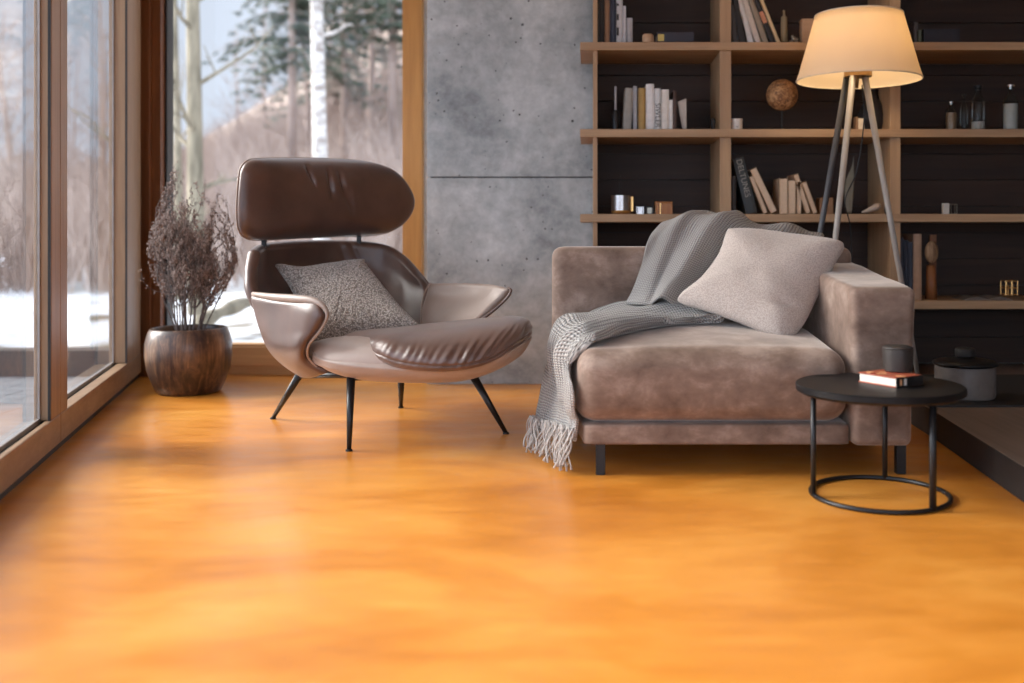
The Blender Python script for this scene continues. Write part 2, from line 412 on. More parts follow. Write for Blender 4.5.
# back window
wn = bpy.data.objects.new('window_1', None); sc.collection.objects.link(wn); wn['kind'] = 'structure'; wn.location = (-1.73, 5.7, 0)
MB().box(-2.46, -2.405, 5.60, 5.74, 0, 2.5).build('frame_stile', 'frame_dark', wn, bevel=.003)
MB().box(-2.535, -2.455, 5.575, 5.74, 0, 2.5).build('frame_stile', 'frame_dark', wn, bevel=.003)
MB().box(-2.405, -2.392, 5.655, 5.74, .15, 2.5).build('gasket', 'gasket', wn)
MB().box(-1.055, -.946, 5.62, 5.76, 0, 2.5).build('frame_stile', 'frame_warm', wn, bevel=.003)
MB().box(-2.41, -1.055, 5.64, 5.78, .055, .160).box(-2.41, -1.055, 5.665, 5.78, .16, .172).box(-2.41, -1.055, 5.665, 5.8, 0, .055).build('bottom_rail', 'frame_warm_x', wn, bevel=.003)
MB().box(-2.41, -1.055, 5.64, 5.76, 2.40, 2.5).build('top_rail', 'frame_warm_x', wn, bevel=.003)
MB().box(-2.405, -1.055, 5.695, 5.70, .16, 2.41).build('pane', 'glass', wn)

# sliding glass doors of the left wall
def door(name, Y0, Y1, Ys0, dep, pane_d):
    d = bpy.data.objects.new(name, None); sc.collection.objects.link(d); d['kind'] = 'structure'; d.location = W((Y0+Y1)/2, 0, 0)
    wbox(MB(), Y0, Y1, .02, dep, 0, .034).build('threshold', 'gasket', d)
    wbox(MB(), Y0, Y1, 0, pane_d-.028, .034, .14).build('bottom_rail', 'frame_y', d, bevel=.004)
    wbox(MB(), Y0+.02, Y1-.02, pane_d-.028, pane_d-.012, .034, .132).build('gasket', 'gasket', d)
    wbox(MB(), Y0+.02, Y1-.02, pane_d-.012, pane_d-.002, .034, .148).build('glazing_bead', 'alu', d, bevel=.001)
    wbox(MB(), Y0+.02, Y1-.02, pane_d+.004, dep, .034, .125).build('outer_sill', 'frame_y', d, bevel=.002)
    for a, b in ((Ys0, Y1-.001), (Y0+.001, Y0+.11)):
        wbox(MB(), a, b, .002, dep, .14, 2.5).build('stile', 'frame', d, bevel=.003)
    wbox(MB(), Ys0-.012, Ys0-.0005, .004, .012, .14, 2.42).build('gasket', 'gasket', d)
    wbox(MB(), Ys0-.010, Ys0-.0005, pane_d-.012, pane_d-.004, .14, 2.42).build('glazing_bead', 'alu', d)
    wbox(MB(), Y0, Y1, .001, dep, 2.40, 2.5).build('top_rail', 'frame_y', d, bevel=.004)
    wbox(MB(), Y0+.1, Ys0, pane_d-.002, pane_d+.003, .12, 2.42).build('pane', 'glass', d)
    return d
door('door_1', 1.20, 3.70, 3.575, .060, .050)
door('door_2', 3.704, 5.52, 5.11, .090, .078)
door('door_3', -2.95, 1.196, 1.08, .060, .050)
cp = MB(); wbox(cp, 5.50, 5.60, .02, .14, 0, 2.5); struct(cp.build('trim_2', 'gasket'))

# raised wooden platform at the right with the dark slab under the shelving
M['plank'] = wood('grey_brown_plank', (.26, .20, .165), (.17, .13, .105), .6, 'y', .5)
M['slate'] = plain('black_slate', (.02, .018, .018), .6)
rp = MB().hexa([(1.30, -1.0), (XR, -1.0), (XR, 5.32), (1.372, 5.32), (1.347, 3.9), (1.302, 3.03)], 0.001, .11).build('raised_platform', ['plank', 'slate'], bevel=.004)
for p in rp.data.polygons:
    if abs(p.normal.z) < .5: p.material_index = 1
struct(rp, 'low raised platform with a grey-brown plank top')
sl = MB().box(1.36, XR, 4.0, 4.86, .1105, .118).build('hearth_slab', 'slate'); struct(sl, 'thin black slab lying on the raised platform')

# ------------------------------------------------------------------ bookcase
FY = 4.85; BY = 5.26
SZ = [2.134, 1.712, 1.290, .878, .456]
bc = thing('bookcase', 'wide oak bookcase with dark walnut back against the concrete wall', 'bookcase', (1.5, FY, 0))
for z in SZ: MB().box(-.048, 3.05, FY, BY, z-.0195, z+.0195).build('shelf', 'oak', bc, bevel=.002)
MB().box(.015, .036, FY+.015, BY, 0, 2.5).build('side_panel', 'oak_v', bc, bevel=.001)
for x0, x1 in ((.633, .687), (1.461, 1.512), (2.42, 2.47)):
    for k, (za, zb) in enumerate([(SZ[1]+.0195, SZ[0]-.0195), (SZ[2]+.0195, SZ[1]-.0195), (SZ[3]+.0195, SZ[2]-.0195), (SZ[4]+.0195, SZ[3]-.0195), (.1185, SZ[4]-.0195)]):
        if k == 4: za = .119 if x0 > 1.3 else 0.0
        MB().box(x0, x1, FY+.02, BY, za, zb).build('divider', 'oak_v', bc, bevel=.001)
bp = MB()
z = 0.12
k = 0
while z < 2.48:
    h = .137 if k % 3 else .139
    bp.box(.02, 3.05, BY, BY+.02, z, min(2.49, z+h-.004)); z += h; k += 1
bp.build('back_panel', 'walnut', bc, bevel=.001)
MB().box(.036, 3.05, BY+.018, BY+.03, .12, 2.49).build('back_board', 'gasket', bc)
MB().box(.015, 3.05, FY, BY+.03, 2.47, 2.5).build('top_panel', 'oak', bc)

TOP = {1: SZ[1]+.0198, 2: SZ[2]+.0198, 3: SZ[3]+.0198, 4: SZ[4]+.0198}
def colmat(name, col, rough=.6, **kw):
    if name not in M: M[name] = plain(name, col, rough, **kw)
    return name
PAGES = colmat('book_pages', (.62, .55, .44), .9, scale=200)
def book(row, xa, xb, ytop, lean, col, label, group, depth=.17, Y=4.92, fore=False, name='book', pages=None, height=None):
    """upright or leaning book; xa..xb its foot, ytop its head, lean the sideways shift of the head"""
    zb = TOP[row]; H = CAM_H+(230-ytop)*Y/1000-zb if height is None else height; dx = lean*Y/1000
    th = math.atan2(dx, H); w_ = (xb-xa)*Y/1000*math.cos(th); L = H/math.cos(th)-w_*abs(math.sin(th))*.5
    xc = ((xa+xb)/2-590)*Y/1000
    t = thing(name, label, 'book', (xc, Y, zb+w_/2*abs(math.sin(th))), group)
    c = MB(); b = .0028 if w_ > .012 else .0015
    y0, y1 = (0, depth)
    c.box(-w_/2, -w_/2+b, y0, y1, 0, L); c.box(w_/2-b, w_/2, y0, y1, 0, L)
    if not fore:
        pts = [(-w_/2, .004), (-w_/4, -.001), (w_/4, -.001), (w_/2, .004), (w_/2, .008), (-w_/2, .008)]
        c.hexa(pts, 0, L)
    else: c.box(-w_/2, w_/2, depth-.004, depth, 0, L)
    co = c.build('cover', colmat('cover_%d_%d_%d' % tuple(int(q*255) for q in col), col, .55), t, world=False, smooth=False)
    pg = MB().box(-w_/2+b, w_/2-b, .006 if not fore else .004, depth-.005, .003, L-.004).build('pages', pages or PAGES, t, world=False)
    t.rotation_euler = (0, th, 0)
    return t, w_, L

def text(body, size, mat, parent, loc, rot, world=False, ext=.0004, name='lettering'):
    cu = bpy.data.curves.new(name, 'FONT'); cu.body = body; cu.size = size; cu.extrude = ext
    cu.align_x = 'CENTER'; cu.align_y = 'CENTER'
    o = bpy.data.objects.new(name, cu); sc.collection.objects.link(o); o.parent = parent
    dg = bpy.context.evaluated_depsgraph_get(); me = bpy.data.meshes.new_from_object(o.evaluated_get(dg)); bpy.data.objects.remove(o)
    o = mesh_obj = bpy.data.objects.new(name, me); me.materials.clear(); me.materials.append(M[mat]); sc.collection.objects.link(o); o.parent = parent
    o.location = loc; o.rotation_euler = rot
    return o

G1 = 'books standing at the left end of the top shelf'
book(1, 594.5, 599, -25, 0, (.05, .045, .035), 'tall olive-black book against the left side panel, top shelf', G1)
book(1, 599.2, 604.5, -30, 0, (.015, .014, .014), 'tall black book second from the left on the top shelf', G1)
book(1, 604.8, 609.5, -22, 0, (.27, .15, .08), 'tall tan brown book at the left end of the top shelf', G1)
book(1, 610, 616, -28, 0, (.02, .025, .045), 'tall navy book left of the white ones on the top shelf', G1)
t, w_, L = book(1, 616.4, 622.6, -20, 0, (.52, .52, .53), 'tall pale grey book with dark marks on its spine, top shelf', G1)
M['ink'] = plain('black_ink', (.015, .015, .015), .6)
for z0, h in ((.045, .04), (.12, .03), (.19, .012)): MB().box(-w_/2+.001, -w_/2+.012, -.0025, -.0012, z0, z0+h).build('spine_mark', 'ink', t, world=False)
book(1, 623, 626, 6, 0, (.5, .5, .52), 'thin light grey book next to the tall grey one, top shelf', G1)
book(1, 626.5, 632.5, 18, 0, (.36, .35, .36), 'short grey book right of the standing group, top shelf', G1)

# lying items on the top shelf
def flat_book(label, cx, Y, zb, wx_, wy, h, rot, col, group=None, spine=None, pages=PAGES):
    t = thing('book', label, 'book', (cx, Y, zb), group)
    c = MB(); c.box(-wx_/2, wx_/2, -wy/2, wy/2, 0, .003); c.box(-wx_/2, wx_/2, -wy/2, wy/2, h-.003, h)
    if spine == 'front': c.box(-wx_/2, wx_/2, -wy/2-.002, -wy/2+.002, 0, h)
    elif spine == 'back': c.box(-wx_/2, wx_/2, wy/2-.002, wy/2+.002, 0, h)
    c.build('cover', colmat('cover_%d_%d_%d' % tuple(int(q*255) for q in col), col, .5), t, world=False)
    MB().box(-wx_/2+.004, wx_/2-.004, -wy/2+.003, wy/2-.003, .003, h-.003).build('pages', pages, t, world=False)
    t.rotation_euler = (0, 0, rot); return t
t = flat_book('dark navy book lying flat on the top shelf, yellow patch on spine', .415, 4.935, TOP[1], .180, .13, .052, 0, (.02, .018, .03), spine='front')
colmat('mustard', (.5, .40, .12)); MB().box(-.085+.0, -.055, -.0685, -.066, .008, .041).build('spine_patch', 'mustard', t, world=False)
M['light_wood'] = wood('light_beech', (.55, .36, .22), (.42, .26, .15), .5, 'x')
o = MB().lathe([(.001, 0), (.019, .001), (.023, .01), (.023, .03), (.022, .040), (.016, .048), (.001, .05)], (.284, 4.90, TOP[1]), 24, 1.25, .9).build('wooden_bowl', 'light_wood', smooth=True)
tag(o, 'small rounded beech trinket left of the flat navy book', 'ornament')

G2 = 'books leaning in the middle bay of the top shelf'
book(1, 733, 738.5, 5, -4, (.05, .052, .058), 'charcoal slim book leaning on the divider, top shelf', G2)
book(1, 739, 747.5, -28, -13, (.012, .012, .013), 'tall black leaning book beside the divider, top shelf', G2)
book(1, 748.5, 754, -25, -18, (.62, .61, .6), 'first white leaning book after the black one, top shelf', G2)
book(1, 755.5, 761.5, -22, -21, (.56, .50, .44), 'off-white leaning book left of the beige one, top shelf', G2)
book(1, 763, 769, -18, -21, (.27, .22, .16), 'beige linen leaning book in the top shelf row', G2)
t, w_, L = book(1, 771, 776.5, -12, -23, (.018, .016, .016), 'black leaning book with an orange band, top shelf', G2)
colmat('salmon', (.5, .22, .12)); MB().box(-w_/2+.002, w_/2-.002, -.0026, -.0012, .11, .17).build('spine_band', 'salmon', t, world=False)
book(1, 777.5, 781, -15, -24, (.62, .46, .26), 'thin cream book at the right end of the leaning row, top shelf', G2)
M['candle_wood'] = wood('turned_olive_wood', (.33, .27, .16), (.22, .17, .10), .5, 'z')
def at_shelf(row, px, Y=4.95): return ((px-590)*Y/1000, Y, TOP[row])
x, y, z = at_shelf(1, 784)
o = MB().lathe([(.001, 0), (.017, 0), (.0165, .1), (.015, .142), (.006, .148), (.0055, .165), (.007, .168), (.006, .176), (.001, .177)], (x, y, z), 20).build('wooden_bottle', 'candle_wood', smooth=True)
tag(o, 'slim wooden bottle right of the leaning books, top shelf', 'bottle')
x, y, z = at_shelf(1, 793.5)
kb = MB(); colmat('pewter', (.36, .33, .27), .3, metal=.7)
for i, (dx, dz, r) in enumerate([(-.014, .014, .013), (.012, .012, .012), (.002, .032, .013), (.016, .03, .009), (-.005, .045, .008)]): kb.sphere((x+dx, y, z+dz), r, 12)
tag(kb.build('knot_ornament', 'pewter', smooth=True), 'small lumpy pewter knot between wooden bottle and wooden box', 'ornament')
x, y, z = at_shelf(1, 808)
t = thing('wooden_box', 'small pale wooden box half behind the lampshade, top shelf', 'box', (x, y, z))
MB().box(x-.035, x+.035, y-.03, y+.04, z, z+.122).build('body', 'light_wood', t, bevel=.002)
MB().box(x-.037, x+.037, y-.032, y+.042, z+.1222, z+.128).build('lid', 'light_wood', t, bevel=.001)
t = flat_book('dark blue book lying flat on the top shelf, right of the lampshade', (937-590)*4.94/1000, 4.94, TOP[1], .175, .13, .068, 0, (.012, .012, .022), spine='front', pages='ink')
colmat('sage', (.10, .12, .085)); 
book(1, 914, 918, 22, 0, (.075, .068, .07), 'short grey-brown book standing right of the lampshade', None)
book(1, 918.4, 921.5, 30, 0, (.10, .12, .085), 'very small sage green book right of the lampshade', None, Y=4.90, depth=.022)

# second shelf
x, y, z = at_shelf(2, 615.5, 4.93)
t = thing('reed_bottle', 'black bottle with a tall grey stopper, left end of second shelf', 'bottle', (x, y, z))
MB().lathe([(.001, 0), (.017, 0), (.018, .01), (.018, .085), (.012, .098), (.009, .1), (.001, .1)], (x, y, z), 24).build('body', 'black', t, smooth=True)
colmat('grey_stick', (.42, .42, .45), .4); MB().tube([(x, y, z+.1), (x, y, z+.218)], [.0058, .0058], 12).build('stopper', 'grey_stick', t, smooth=True)
G3 = 'books standing in a row on the second shelf'
book(2, 622.5, 631, 88, 2.5, (.30, .29, .26), 'grey-beige book at the left of the white book row, second shelf', G3)
book(2, 633.2, 637, 86, 0, (.33, .34, .36), 'thin steel grey book left of the ochre one, second shelf', G3)
book(2, 638.4, 645.5, 88, 0, (.38, .24, .07), 'ochre brown book in the second shelf row', G3)
book(2, 646, 654, 84, 0, (.72, .71, .70), 'tallest white book in the second shelf row', G3)
t, w_, L = book(2, 654.5, 660.8, 88.5, 0, (.62, .63, .62), 'white book with small dark lettering on its spine, second shelf', G3)
text('SIWLER', .036, 'ink', t, (0, -.0022, L*.36), (math.pi/2, math.pi/2, 0))
book(2, 661.5, 668.8, 89.5, 0, (.72, .68, .62), 'cream white book right of the lettered one, second shelf', G3)
book(2, 669.2, 672.6, 100, 0, (.72, .72, .70), 'short thin white book at the right end of the white row', G3)
book(2, 673, 676.5, 90.5, 0, (.07, .035, .025), 'dark brown book right of the thin white one, second shelf', G3)
x, y, z = at_shelf(2, 682, 4.93)
sm = MB()
sm.add([(x-.022, y, z+.142), (x+.02, y-.02, z+.158), (x+.02, y-.02, z), (x+.004, y, z), (x-.022, y+.012, z+.142), (x+.024, y+.012, z+.158), (x+.024, y+.012, z), (x+.004, y+.012, z)],
       [(0, 1, 2, 3), (7, 6, 5, 4), (0, 4, 5, 1), (1, 5, 6, 2), (2, 6, 7, 3), (3, 7, 4, 0)])
colmat('pale_stone', (.40, .34, .29), .7)
tag(sm.build('stone_sculpture', 'pale_stone', bevel=.002), 'small pale wedge sculpture right of the book row, second shelf', 'ornament')
x, y, z = at_shelf(2, 713, 4.95)
tag(MB().lathe([(.001, 0), (.012, 0), (.012, .055), (.008, .062), (.001, .062)], (x, y, z), 16).build('small_jar', 'slate', smooth=True), 'tiny dark jar beside the divider, second shelf', 'jar')
x, y, z = at_shelf(2, 736.5, 4.91)
t = thing('candle_glass', 'little white candle cup just right of the divider, second shelf', 'candle', (x, y, z))
colmat('white_glaze', (.66, .63, .58), .3)
MB().lathe([(.001, 0), (.026, 0), (.0285, .004), (.0295, .055), (.027, .055), (.026, .045), (.001, .045)], (x, y, z), 28).build('cup', 'white_glaze', t, smooth=True, auto=True)
MB().tube([(x, y, z+.045), (x+.001, y, z+.058)], .0012, 6).build('wick', 'ink', t)
MB().tube([(x-.006, y-.0293, z+.014), (x+.004, y-.0293, z+.014)], .0015, 5).build('label_mark', 'ink', t)
x, y, z = at_shelf(2, 782, 4.95)
t = thing('globe', 'brown textured globe on a thin black stand, second shelf', 'globe', (x, y, z))
mg, ntg, bgm = node_mat('burl_globe'); setc(bgm, (.4, .2, .08), .6)
v = coords(ntg); n = noise_tex(ntg, v, 45, 5, .7, 1.2)
ntg.links.new(ramp(ntg, n, [(.38, (.07, .028, .012)), (.5, (.34, .16, .06)), (.62, (.60, .36, .17))]), bgm.inputs['Base Color']); bump(ntg, bgm, n, .9, .008); M['burl'] = mg
R_ = .078; cz = CAM_H+(230-95)*4.95/1000
MB().lathe([(R_*math.sin(math.pi*(i+.01)/24.02), -R_*math.cos(math.pi*i/24)) for i in range(25)], (x, y, cz), 40).build('ball', 'burl', t, smooth=True)
MB().lathe([(.001, 0), (.036, 0), (.036, .006), (.006, .010), (.0045, .02), (.0045, cz-R_-z+.004), (.001, cz-R_-z+.004)], (x, y, z), 24).build('stand', 'black', t, smooth=True, auto=True)
x, y, z = at_shelf(2, 859, 4.93)
t = thing('small_box', 'small cream and brown box between the lamp legs, second shelf', 'box', (x, y, z))
colmat('brown_card', (.22, .12, .06)); colmat('cream_card', (.70, .60, .45))
MB().box(x-.022, x-.009, y-.02, y+.02, z, z+.066).build('sleeve', 'brown_card', t)
MB().box(x-.009, x+.021, y-.02, y+.02, z, z+.058).build('body', 'cream_card', t, bevel=.001)
x, y, z = at_shelf(2, 893, 5.03)
tag(MB().lathe([(.001, 0), (.05, 0), (.078, .05), (.08, .09), (.06, .14), (.03, .17), (.02, .2), (.024, .22), (.001, .22)], (x-.09, y+.03, z), 32).build('dark_vase', 'slate', smooth=True), 'bulbous black vase behind the right lamp leg, second shelf', 'vase')
# bottles
M['clear'] = glass_mat('bottle_glass', (.80, .84, .84))
colmat('amber_liquid', (.30, .19, .11), .3); colmat('white_label', (.50, .49, .46), .7); colmat('cork', (.4, .27, .15)); colmat('steel', (.45, .43, .42), .25, metal=.9)
def bottle(px, Y, r, h, neck, liquid, cap, label, fill=.6, row=2):
    x, y, z = at_shelf(row, px, Y); t = thing('glass_bottle', label, 'bottle', (x, y, z), 'bottles on the right side of the second shelf')
    MB().lathe([(.001, .001), (r*.96, .001), (r, .006), (r, h*.62), (r*.8, h*.72), (neck, h*.80), (neck, h*.93), (neck*1.25, h*.935), (neck*1.25, h*.95), (neck*.8, h*.95)], (x, y, z), 28).build('body', 'clear', t, smooth=True)
    if liquid: MB().lathe([(.001, .004), (r*.9, .004), (r*.92, .01), (r*.92, h*fill), (.001, h*fill)], (x, y, z), 28).build('contents', liquid, t, smooth=True, auto=True)
    MB().lathe([(.001, h*.9), (neck*.9, h*.9), (neck*.95, h*.95), (neck*1.4, h*.955), (neck*1.4, h), (.001, h)], (x, y, z), 20).build('stopper', cap, t, smooth=True, auto=True)
    return t
bottle(951, 4.95, .0275, .145, .009, 'amber_liquid', 'steel', 'short bottle of brown liquid, leftmost on the dark shelf', .62)
bottle(964, 5.0, .021, .19, .008, None, 'slate', 'tall thin empty bottle behind the brown liquid one')
bottle(978, 4.95, .034, .225, .014, 'white_label', 'black', 'clear conical bottle with a black stopper, second from the right', .2)
t = bottle(1010.5, 4.93, .036, .225, .013, 'white_label', 'steel', 'tall bottle holding white contents, rightmost on the second shelf', .58)

# third shelf
x, y, z = at_shelf(3, 621, 4.93)
t = thing('candle_pot', 'round steel pot with a gold base and handle, third shelf', 'pot', (x, y, z))
colmat('gold', (.70, .42, .16), .25, metal=.8)
MB().lathe([(.001, 0), (.036, 0), (.046, .006), (.050, .016), (.050, .018), (.001, .018)], (x, y, z), 32).build('base', 'gold', t, smooth=True, auto=True)
MB().lathe([(.047, .0182), (.0495, .0182), (.0495, .092), (.047, .092), (.0465, .03), (.001, .03)], (x, y, z), 32).build('body', 'steel', t, smooth=True, auto=True)
MB().box(x+.048, x+.062, y-.01, y+.012, z+.012, z+.088).build('handle', 'gold', t, bevel=.003)
MB().tube([(x-.006, y, z+.03), (x-.008, y, z+.15), (x-.003, y, z+.19), (x+.004, y, z+.15), (x+.004, y, z+.03)], .0013, 6).build('wire_loop', 'black', t)
for i, (px, lab) in enumerate(((640, 'tiny steel cube beside the steel pot, third shelf'), (649.5, 'tiny dark metal cube beside the amber box, third shelf'))):
    x, y, z = at_shelf(3, px, 4.93)
    t = thing('metal_cube', lab, 'ornament', (x, y, z))
    c = MB(); s = .018; r = .003
    for a in (-s, s-r):
        for b in (-s, s-r):
            c.box(x+a, x+a+r, y+b, y+b+r, z, z+.038); c.box(x-s, x+s, y+a, y+a+r, z+(b+s), z+(b+s)+r); c.box(x+a, x+a+r, y-s, y+s, z+(b+s), z+(b+s)+r)
    c.build('frame', 'steel' if i == 0 else 'black', t)
    MB().box(x-.011, x+.011, y-.011, y+.011, z+.003, z+.032).build('block', 'steel' if i == 0 else 'pewter', t)
x, y, z = at_shelf(3, 663.5, 4.94)
t = thing('amber_box', 'small amber brown wooden box on the third shelf', 'box', (x, y, z))
M['amber'] = wood('amber_wood', (.42, .17, .04), (.26, .09, .02), .35, 'z')
MB().box(x-.042, x+.042, y-.03, y+.035, z, z+.054).build('body', 'amber', t, bevel=.002); MB().box(x-.043, x+.043, y-.031, y+.036, z+.0545, z+.062).build('lid', 'amber', t, bevel=.002)
MB().box(x-.02, x-.016, y-.0325, y-.03, z, z+.054).build('strap', 'gold', t)

G4 = 'books on the third shelf behind the sofa pillow'
book(3, 731.5, 736, 176, 0, (.02, .014, .016), 'thin black book against the divider, third shelf', G4)
t, w_, L = book(3, 746, 757.5, 158, -14, (.03, .036, .04), 'dark slate book leaning left with pale spine lettering, third shelf', G4)
colmat('pale_ink', (.27, .26, .24)); text('DELTUNES', .040, 'pale_ink', t, (0, -.0022, L*.63), (math.pi/2, math.pi/2, 0))
CV = (.42, .28, .18)
colmat('aged_pages', (.60, .46, .34), .9, scale=200)
book(3, 763.5, 768, 176, -15, CV, 'thin tan book leaning beside the slate one, third shelf', G4, fore=True, pages='aged_pages')
book(3, 770.5, 778, 168.5, -22, CV, 'thick tan book leaning with its page edge out, third shelf', G4, fore=True, pages='aged_pages')
book(3, 776.5+3, 787.5, 178, 0, (.46, .33, .22), 'thick upright book with worn tan pages, third shelf', G4, fore=True, pages='aged_pages')
book(3, 788.2, 795.5, 180, 0, (.46, .33, .22), 'upright tan book right of the thick worn one, third shelf', G4, fore=True, pages='aged_pages')
book(3, 797, 801, 181, 0, (.55, .43, .32), 'thin upright tan book in the middle of the tan row, third shelf', G4, fore=True, pages='aged_pages')
book(3, 806, 811, 174, -13, CV, 'tan book leaning left against the upright tan ones, third shelf', G4, fore=True, pages='aged_pages')
book(3, 813, 818, 182, -12, CV, 'last tan leaning book at the right of the row, third shelf', G4, fore=True, pages='aged_pages')
x, y, z = at_shelf(3, 824, 5.0)
tag(MB().box(x-.03, x+.04, y-.03, y+.05, z, z+.083).build('wooden_block', 'brown_card', bevel=.004), 'dark brown block right of the tan books, third shelf', 'box')
x, y, z = at_shelf(3, 849, 4.98)
lf = [[(x-.012+.006*i, y+.004*(i % 2), z) for i in range(5)], [(x-.022+.011*i, y, z+.09) for i in range(5)], [(x-.016+.0105*i, y, z+.17) for i in range(5)], [(x+.012+.003*i, y, z+.235) for i in range(5)], [(x+.022+.0004*i, y, z+.29) for i in range(5)]]
colmat('dry_leaf', (.15, .145, .12), .8)
o, _, _ = shell('dried_leaf', lf, .003, .002, 'dry_leaf', None, 12, 20); tag(o, 'tall grey dried leaf standing behind the lamp legs, third shelf', 'leaf')
x, y, z = at_shelf(3, 872, 4.95)
colmat('bone', (.42, .36, .31), .6)
o = MB().tube([(x-.055, y-.02, z+.010), (x-.03, y-.015, z+.016), (x, y, z+.026), (x+.022, y, z+.036), (x+.04, y+.01, z+.045)], [.004, .010, .015, .018, .012], 14).build('horn_ornament', 'bone', smooth=True)
tag(o, 'pale horn shaped ornament pointing left beside the divider, third shelf', 'ornament')
x, y, z = at_shelf(3, 888, 4.95)
tag(MB().lathe([(.001, 0), (.014, 0), (.018, .02), (.012, .045), (.001, .05)], (x-.01, y-.03, z), 18).build('small_pot', 'slate', smooth=True), 'tiny black pot beside the right divider, third shelf', 'pot')
x, y, z = at_shelf(3, 946, 4.93)
tag(MB().box(x-.017, x+.012, y-.014, y+.014, z, z+.054).build('small_white_box', 'white_label', bevel=.002), 'little pale grey box standing alone on the dark third shelf', 'box')
x, y, z = at_shelf(3, 953, 4.95)
c = MB(); s = .014
for a in (-s, s):
    for b in (-s, s): c.tube([(x+a, y+b, z+.001), (x+a, y+b, z+.05)], .0016, 5); c.tube([(x-s, y+a, z+.025+b*1.7), (x+s, y+a, z+.025+b*1.7)], .0016, 5); c.tube([(x+a, y-s, z+.025+b*1.7), (x+a, y+s, z+.025+b*1.7)], .0016, 5)
tag(c.build('wire_cube', 'pewter'), 'thin wire cube right of the little pale grey box', 'ornament')

# fourth shelf
G5 = 'books and folders on the fourth shelf behind the lamp leg'
book(4, 899.5, 904, 238, 0, (.02, .028, .05), 'navy folder behind the lamp leg, fourth shelf', G5, name='folder')
book(4, 904.3, 908.5, 240, 0, (.016, .022, .04), 'second navy folder, in the middle of the three, fourth shelf', G5, name='folder')
book(4, 908.8, 912.8, 242, 0, (.03, .04, .065), 'third navy folder, touching the tan book, fourth shelf', G5, name='folder')
book(4, 913.4, 921.5, 234, 0, (.40, .25, .16), 'tall tan book right of the navy folders, fourth shelf', G5)
x, y, z = at_shelf(4, 931, 4.95)
t = thing('carved_sculpture', 'carved oval wooden head on a dark post, fourth shelf', 'sculpture', (x, y, z))
M['carve'] = wood('carved_wood', (.42, .26, .14), (.12, .06, .03), .6, 'z', 3)
ps = MB().tube([(x, y, z), (x+.001, y, z+.08), (x-.002, y, z+.17)], [.030, .026, .02], 12)
ps.build('post', 'frame_dark', t, smooth=True); 
MB().sphere((x-.005, y-.022, z+.235), .034, 20, (1, .6, 1.6)).build('head', 'carve', t, smooth=True)
MB().box(x+.0, x+.03, y+.01, y+.03, z, z+.32).build('board', 'frame_dark', t)
x, y, z = at_shelf(4, 982, 4.96)
mgz = MB()
for s_ in (-1, 1):
    pts = [(x+s_*.12*i/6, z+.004+.016*math.sin(math.pi*min(1, i/6*1.05))*.9) for i in range(7)]
    for i in range(6):
        (xa, za), (xb, zb) = pts[i], pts[i+1]
        mgz.add([(xa, y-.08, za), (xb, y-.08, zb), (xb, y+.09, zb), (xa, y+.09, za), (xa, y-.08, z+.001), (xb, y-.08, z+.001), (xb, y+.09, z+.001), (xa, y+.09, z+.001)],
                [(0, 1, 2, 3), (4, 7, 6, 5), (0, 4, 5, 1), (2, 6, 7, 3), (1, 5, 6, 2), (0, 3, 7, 4)])
colmat('dark_paper', (.12, .10, .085), .5)
tag(mgz.build('open_magazine', 'dark_paper', smooth=False), 'open dark magazine lying flat on the fourth shelf', 'magazine')
x, y, z = at_shelf(4, 1009, 4.94)
t = thing('gold_lantern', 'tiny gold cage cube standing on the magazine at right', 'lantern', (x, y, z+.0225))
c = MB(); s = .029; zz = z+.0225
for a in (-s, 0, s):
    for b in (-s, s): c.tube([(x+a, y+b, zz), (x+a, y+b, zz+.072)], .0025, 6); c.tube([(x-s, y+b, zz+.036+a*1.15), (x+s, y+b, zz+.036+a*1.15)], .0025, 6); c.tube([(x+b, y-s, zz+.036+a*1.15), (x+b, y+s, zz+.036+a*1.15)], .0025, 6)
c.build('cage', 'gold', t); MB().box(x-.018, x-.004, y-.01, y+.01, zz+.002, zz+.05).build('candle', 'gold', t)

# crock on the slab
x, y, z = (965-590)*4.2/1000, 4.2, .1182
t = thing('lidded_crock', 'wide grey crock with a black lid on the raised platform', 'crock', (x, y, z))
colmat('grey_glaze', (.15, .135, .125), .5)
MB().lathe([(.001, 0), (.112, 0), (.12, .006), (.122, .02), (.122, .125), (.118, .133), (.10, .135), (.001, .135)], (x, y, z), 48).build('body', 'grey_glaze', t, smooth=True, auto=True)
MB().lathe([(.001, .1355), (.126, .1355), (.132, .141), (.132, .147), (.11, .157), (.05, .166), (.001, .168)], (x, y, z), 48).build('lid', 'black', t, smooth=True); t = bpy.data.objects[[c.name for c in t.children if c.name.startswith('lid')][0]]
MB().lathe([(.001, .167), (.038, .168), (.042, .176), (.042, .2), (.036, .207), (.001, .208)], (x, y, z), 28).build('knob', 'slate', t, smooth=True)

# ------------------------------------------------------------------ sofa
sf = thing('sofa', 'mauve-brown velvet loveseat with one arm in front of the bookcase', 'sofa', (.5, 3.75, 0))
def shear(k=.15, xr=.9):
    def f(p):
        u = max(0, min(1, (xr-p.x)/xr))
        return Vector((p.x-(p.y-3.31)*k*u, p.y, p.z))
    return f
def seat_def(p):
    q = shear(.165)(p)
    top = max(0, (p.z-.19)/.25)
    q.z += top*((p.y-3.3)*.075+.028*math.sin(math.pi*min(1, max(0, (p.x+.03)/.88)))*math.sin(math.pi*min(1, max(0, (p.y-3.25)/.9))))
    q.z += .004*noise.noise(Vector((p.x*5, p.y*5, p.z*5)))*top
    q.x += .006*noise.noise(Vector((p.x*6, p.y*6, p.z*9)))
    q.y -= .02*math.sin(math.pi*min(1, max(0, (p.z-.18)/.26)))*(1 if p.y < 3.4 else 0)
    return q
